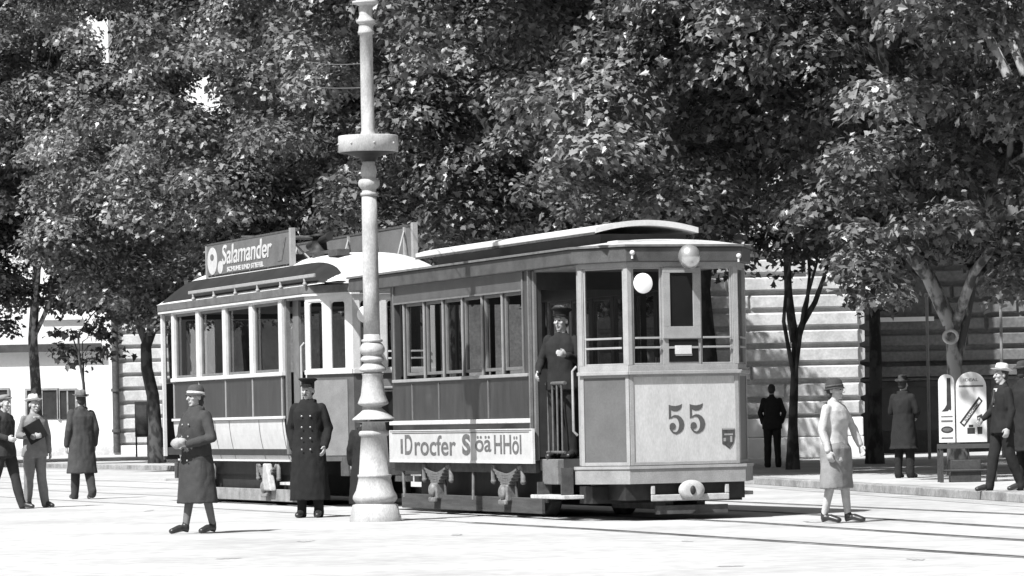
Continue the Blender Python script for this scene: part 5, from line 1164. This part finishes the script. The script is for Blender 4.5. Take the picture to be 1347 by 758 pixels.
# ---------------------------------------------------------------- shoe poster stand and small street things
YS = 57.5
st = thing('poster_stand', 'low wooden stand carrying two round-topped shoe advertising boards', 'stand', (XU(1266, YS, 600), YS, .118))
def rz_(v, u=1266): return P(u, v, YS).z - .118
def rx_(u): return P(u, 560, YS).x - st.location.x
def rounded(x0, x1, z0, z1, n=18):
    r = (x1 - x0) / 2; cx = (x0 + x1) / 2; k = min(1, (z1 - z0) / r); pts = [(x0, z0), (x1, z0)]
    for i in range(n + 1): a = math.pi * i / n; pts.append((cx + r * math.cos(a), z1 - r + r * math.sin(a)))
    return pts
PW = mat('poster_enamel', .55, .5, .3, amp=.1, scale=5, fine=.06)
pi_ = mat('poster_ink', .03, .6, amp=.3, scale=10)
zb_, zt_ = rz_(582), rz_(491)
for (u0, u1, vt) in ((1235, 1256, 492), (1258, 1298, 489.5)):
    x0, x1 = rx_(u0), rx_(u1); zt_ = rz_(vt); m = MB(); m.plate(rounded(x0, x1, zb_, zt_)[::-1], (0, 0, 0), (1, 0, 0), (0, 0, 1), (0, -1, 0), .03); bo = m.build('board', PW, st, bevel=.004)
    U, V = (1, 0, 0), (0, 0, 1); N_ = (0, -1, 0)
    def pl(m_, pts, off=.0): m_.plate([(rx_(a), rz_(b)) for a, b in pts], (0, -.0302 - off, 0), U, V, N_, .002)
    if u0 < 1250:
        m = MB(); pl(m, [(1246, 497), (1251, 497), (1251.5, 536), (1251, 540), (1248.5, 538.5), (1247, 540.5), (1243, 541), (1238.5, 541), (1243, 536.5), (1245.5, 532)]); m.build('boot_picture', pi_, bo)
        m = MB()
        for v, h_ in ((547, 1.5), (552.5, 2.5), (575, 2.0)): pl(m, [(1238, v), (1253, v), (1253, v + h_), (1238, v + h_)])
        m.build('lettering', MATS['faded_ink'], bo)
        m = MB(); pl(m, [(1245.5 + 8 * math.cos(a), 565 + 4.5 * math.sin(a)) for a in [2 * math.pi * k_ / 24 for k_ in range(24)]]); m.build('tin_picture', pi_, bo)
        m = MB(); pl(m, [(1245.5 + 6 * math.cos(a), 565 + 2.6 * math.sin(a)) for a in [2 * math.pi * k_ / 24 for k_ in range(24)]], .0025); m.build('tin_lid', MATS['faded_ink'], bo)
    else:
        m = MB(); pl(m, [(1262, 556), (1288, 522), (1293, 528), (1268, 562)]); m.build('tube_picture', pi_, bo)
        m = MB(); pl(m, [(1265, 556.5), (1288.5, 526), (1290.5, 528.5), (1268, 558.5)], .0025); tb = m.build('tube_label', PW, bo)
        a_, b_ = Vector((rx_(1266.5), 0, rz_(557.5))), Vector((rx_(1289.5), 0, rz_(527.5))); dx = (b_ - a_).normalized(); c_ = (a_ + b_) / 2
        text_obj('lettering', 'SCHUHCREME', .05, pi_, bo, (c_.x, -.0355, c_.z), dx, dx.cross(Vector((0, 1, 0))) * -1 if dx.cross(Vector((0, 1, 0))).z < 0 else dx.cross(Vector((0, 1, 0))), .33, .001, .001)
        m = MB(); pl(m, [(1272, 563), (1282, 563), (1282, 571), (1272, 571)]); pl(m, [(1274, 559), (1280, 559), (1280, 562.5), (1274, 562.5)]); m.build('tin_picture', pi_, bo)
        m = MB(); pl(m, [(1285, 562), (1292, 562), (1291.5, 571.5), (1285.5, 571.5)]); m.build('tin_picture', pi_, bo)
        m = MB(); pl(m, [(1285, 548), (1292, 545), (1291, 557), (1286, 557.5)]); m.build('tin_picture', pi_, bo)
        text_obj('lettering', 'IDEAL', .06, MATS['faded_ink'], bo, (rx_(1278), -.031, rz_(500)), (1, 0, 0), (0, 0, 1), .22, .001, .001)
        m = MB(); pl(m, [(1262, 507), (1294, 507), (1294, 509.5), (1262, 509.5)]); m.build('rule', MATS['faded_ink'], bo)
zb_ = rz_(582)
m = MB(); m.box(rx_(1236), rx_(1311), -.02, .42, rz_(590), rz_(584)); m.build('shelf', DUSTWOOD, st)
for (u, y) in ((1238, 0), (1308, 0), (1238, .36), (1308, .36)): m = MB(); m.box(rx_(u) - .025, rx_(u) + .025, y, y + .05, 0, rz_(590) - .002); m.build('leg', SHOP, st)
m = MB(); m.box(rx_(1250), rx_(1290), .05, .35, .0, .34); m.build('box', SHOP, st, bevel=.01)
m = MB(); m.tube([(rx_(1238), .02, .18), (rx_(1308), .02, .18)], .018, 6); m.build('crossbar', SHOP, st)
# white hoop fixed to the mottled plane trunk
c = P(1250.5, 443, 63.75)
m = MB(); pts = [(c.x + .115 * math.cos(a), c.y, c.z + .105 * math.sin(a)) for a in [2 * math.pi * k_ / 28 for k_ in range(29)]]; m.tube(pts, .028, 8, caps=False); o = m.build('hoop', WHITE); tag(o, 'white hoop hung on the mottled plane trunk above the poster boards', 'hoop')
# thin pale poles in front of the shaded facade
for (u, v0, v1, lab) in ((1223, 604, 391, 'thin pale pole left of the mottled plane trunk'), (1320, 600, 398, 'thin pale pole right of the mottled plane trunk')):
    Yp = 86; a, b_ = P(u, v0, Yp), P(u, v1, Yp); m = MB(); m.tube([(a.x, Yp, .118), (a.x, Yp, b_.z)], .035, 8); m.ball((a.x, Yp, b_.z + .04), .06); o = m.build('pole', FRAME); tag(o, lab, 'pole')
# dark notice case on legs by the bent trunk at left
YN = YP(188, 601); n = thing('notice_case', 'dark notice case on thin legs beside the bent tree trunk', 'notice board', (XU(187, YN, 590), YN, .118))
def nx(u): return P(u, 560, YN).x - n.location.x
def nz_(v): return P(187, v, YN).z - .118
m = MB(); m.box(nx(178), nx(195), -.15, .15, nz_(575), nz_(528)); m.build('case', mat('case_paint', .025, .6, amp=.4, scale=3), n, bevel=.02)
m = MB(); m.box(nx(179.5), nx(193.5), -.16, -.152, nz_(571), nz_(533)); m.build('door', mat('case_door', .045, .6, amp=.5, scale=3), n)
for u in (179, 194): m = MB(); m.tube([(nx(u), 0, 0), (nx(u), 0, nz_(575) - .002)], .03, 8); m.build('leg', BLACK, n)
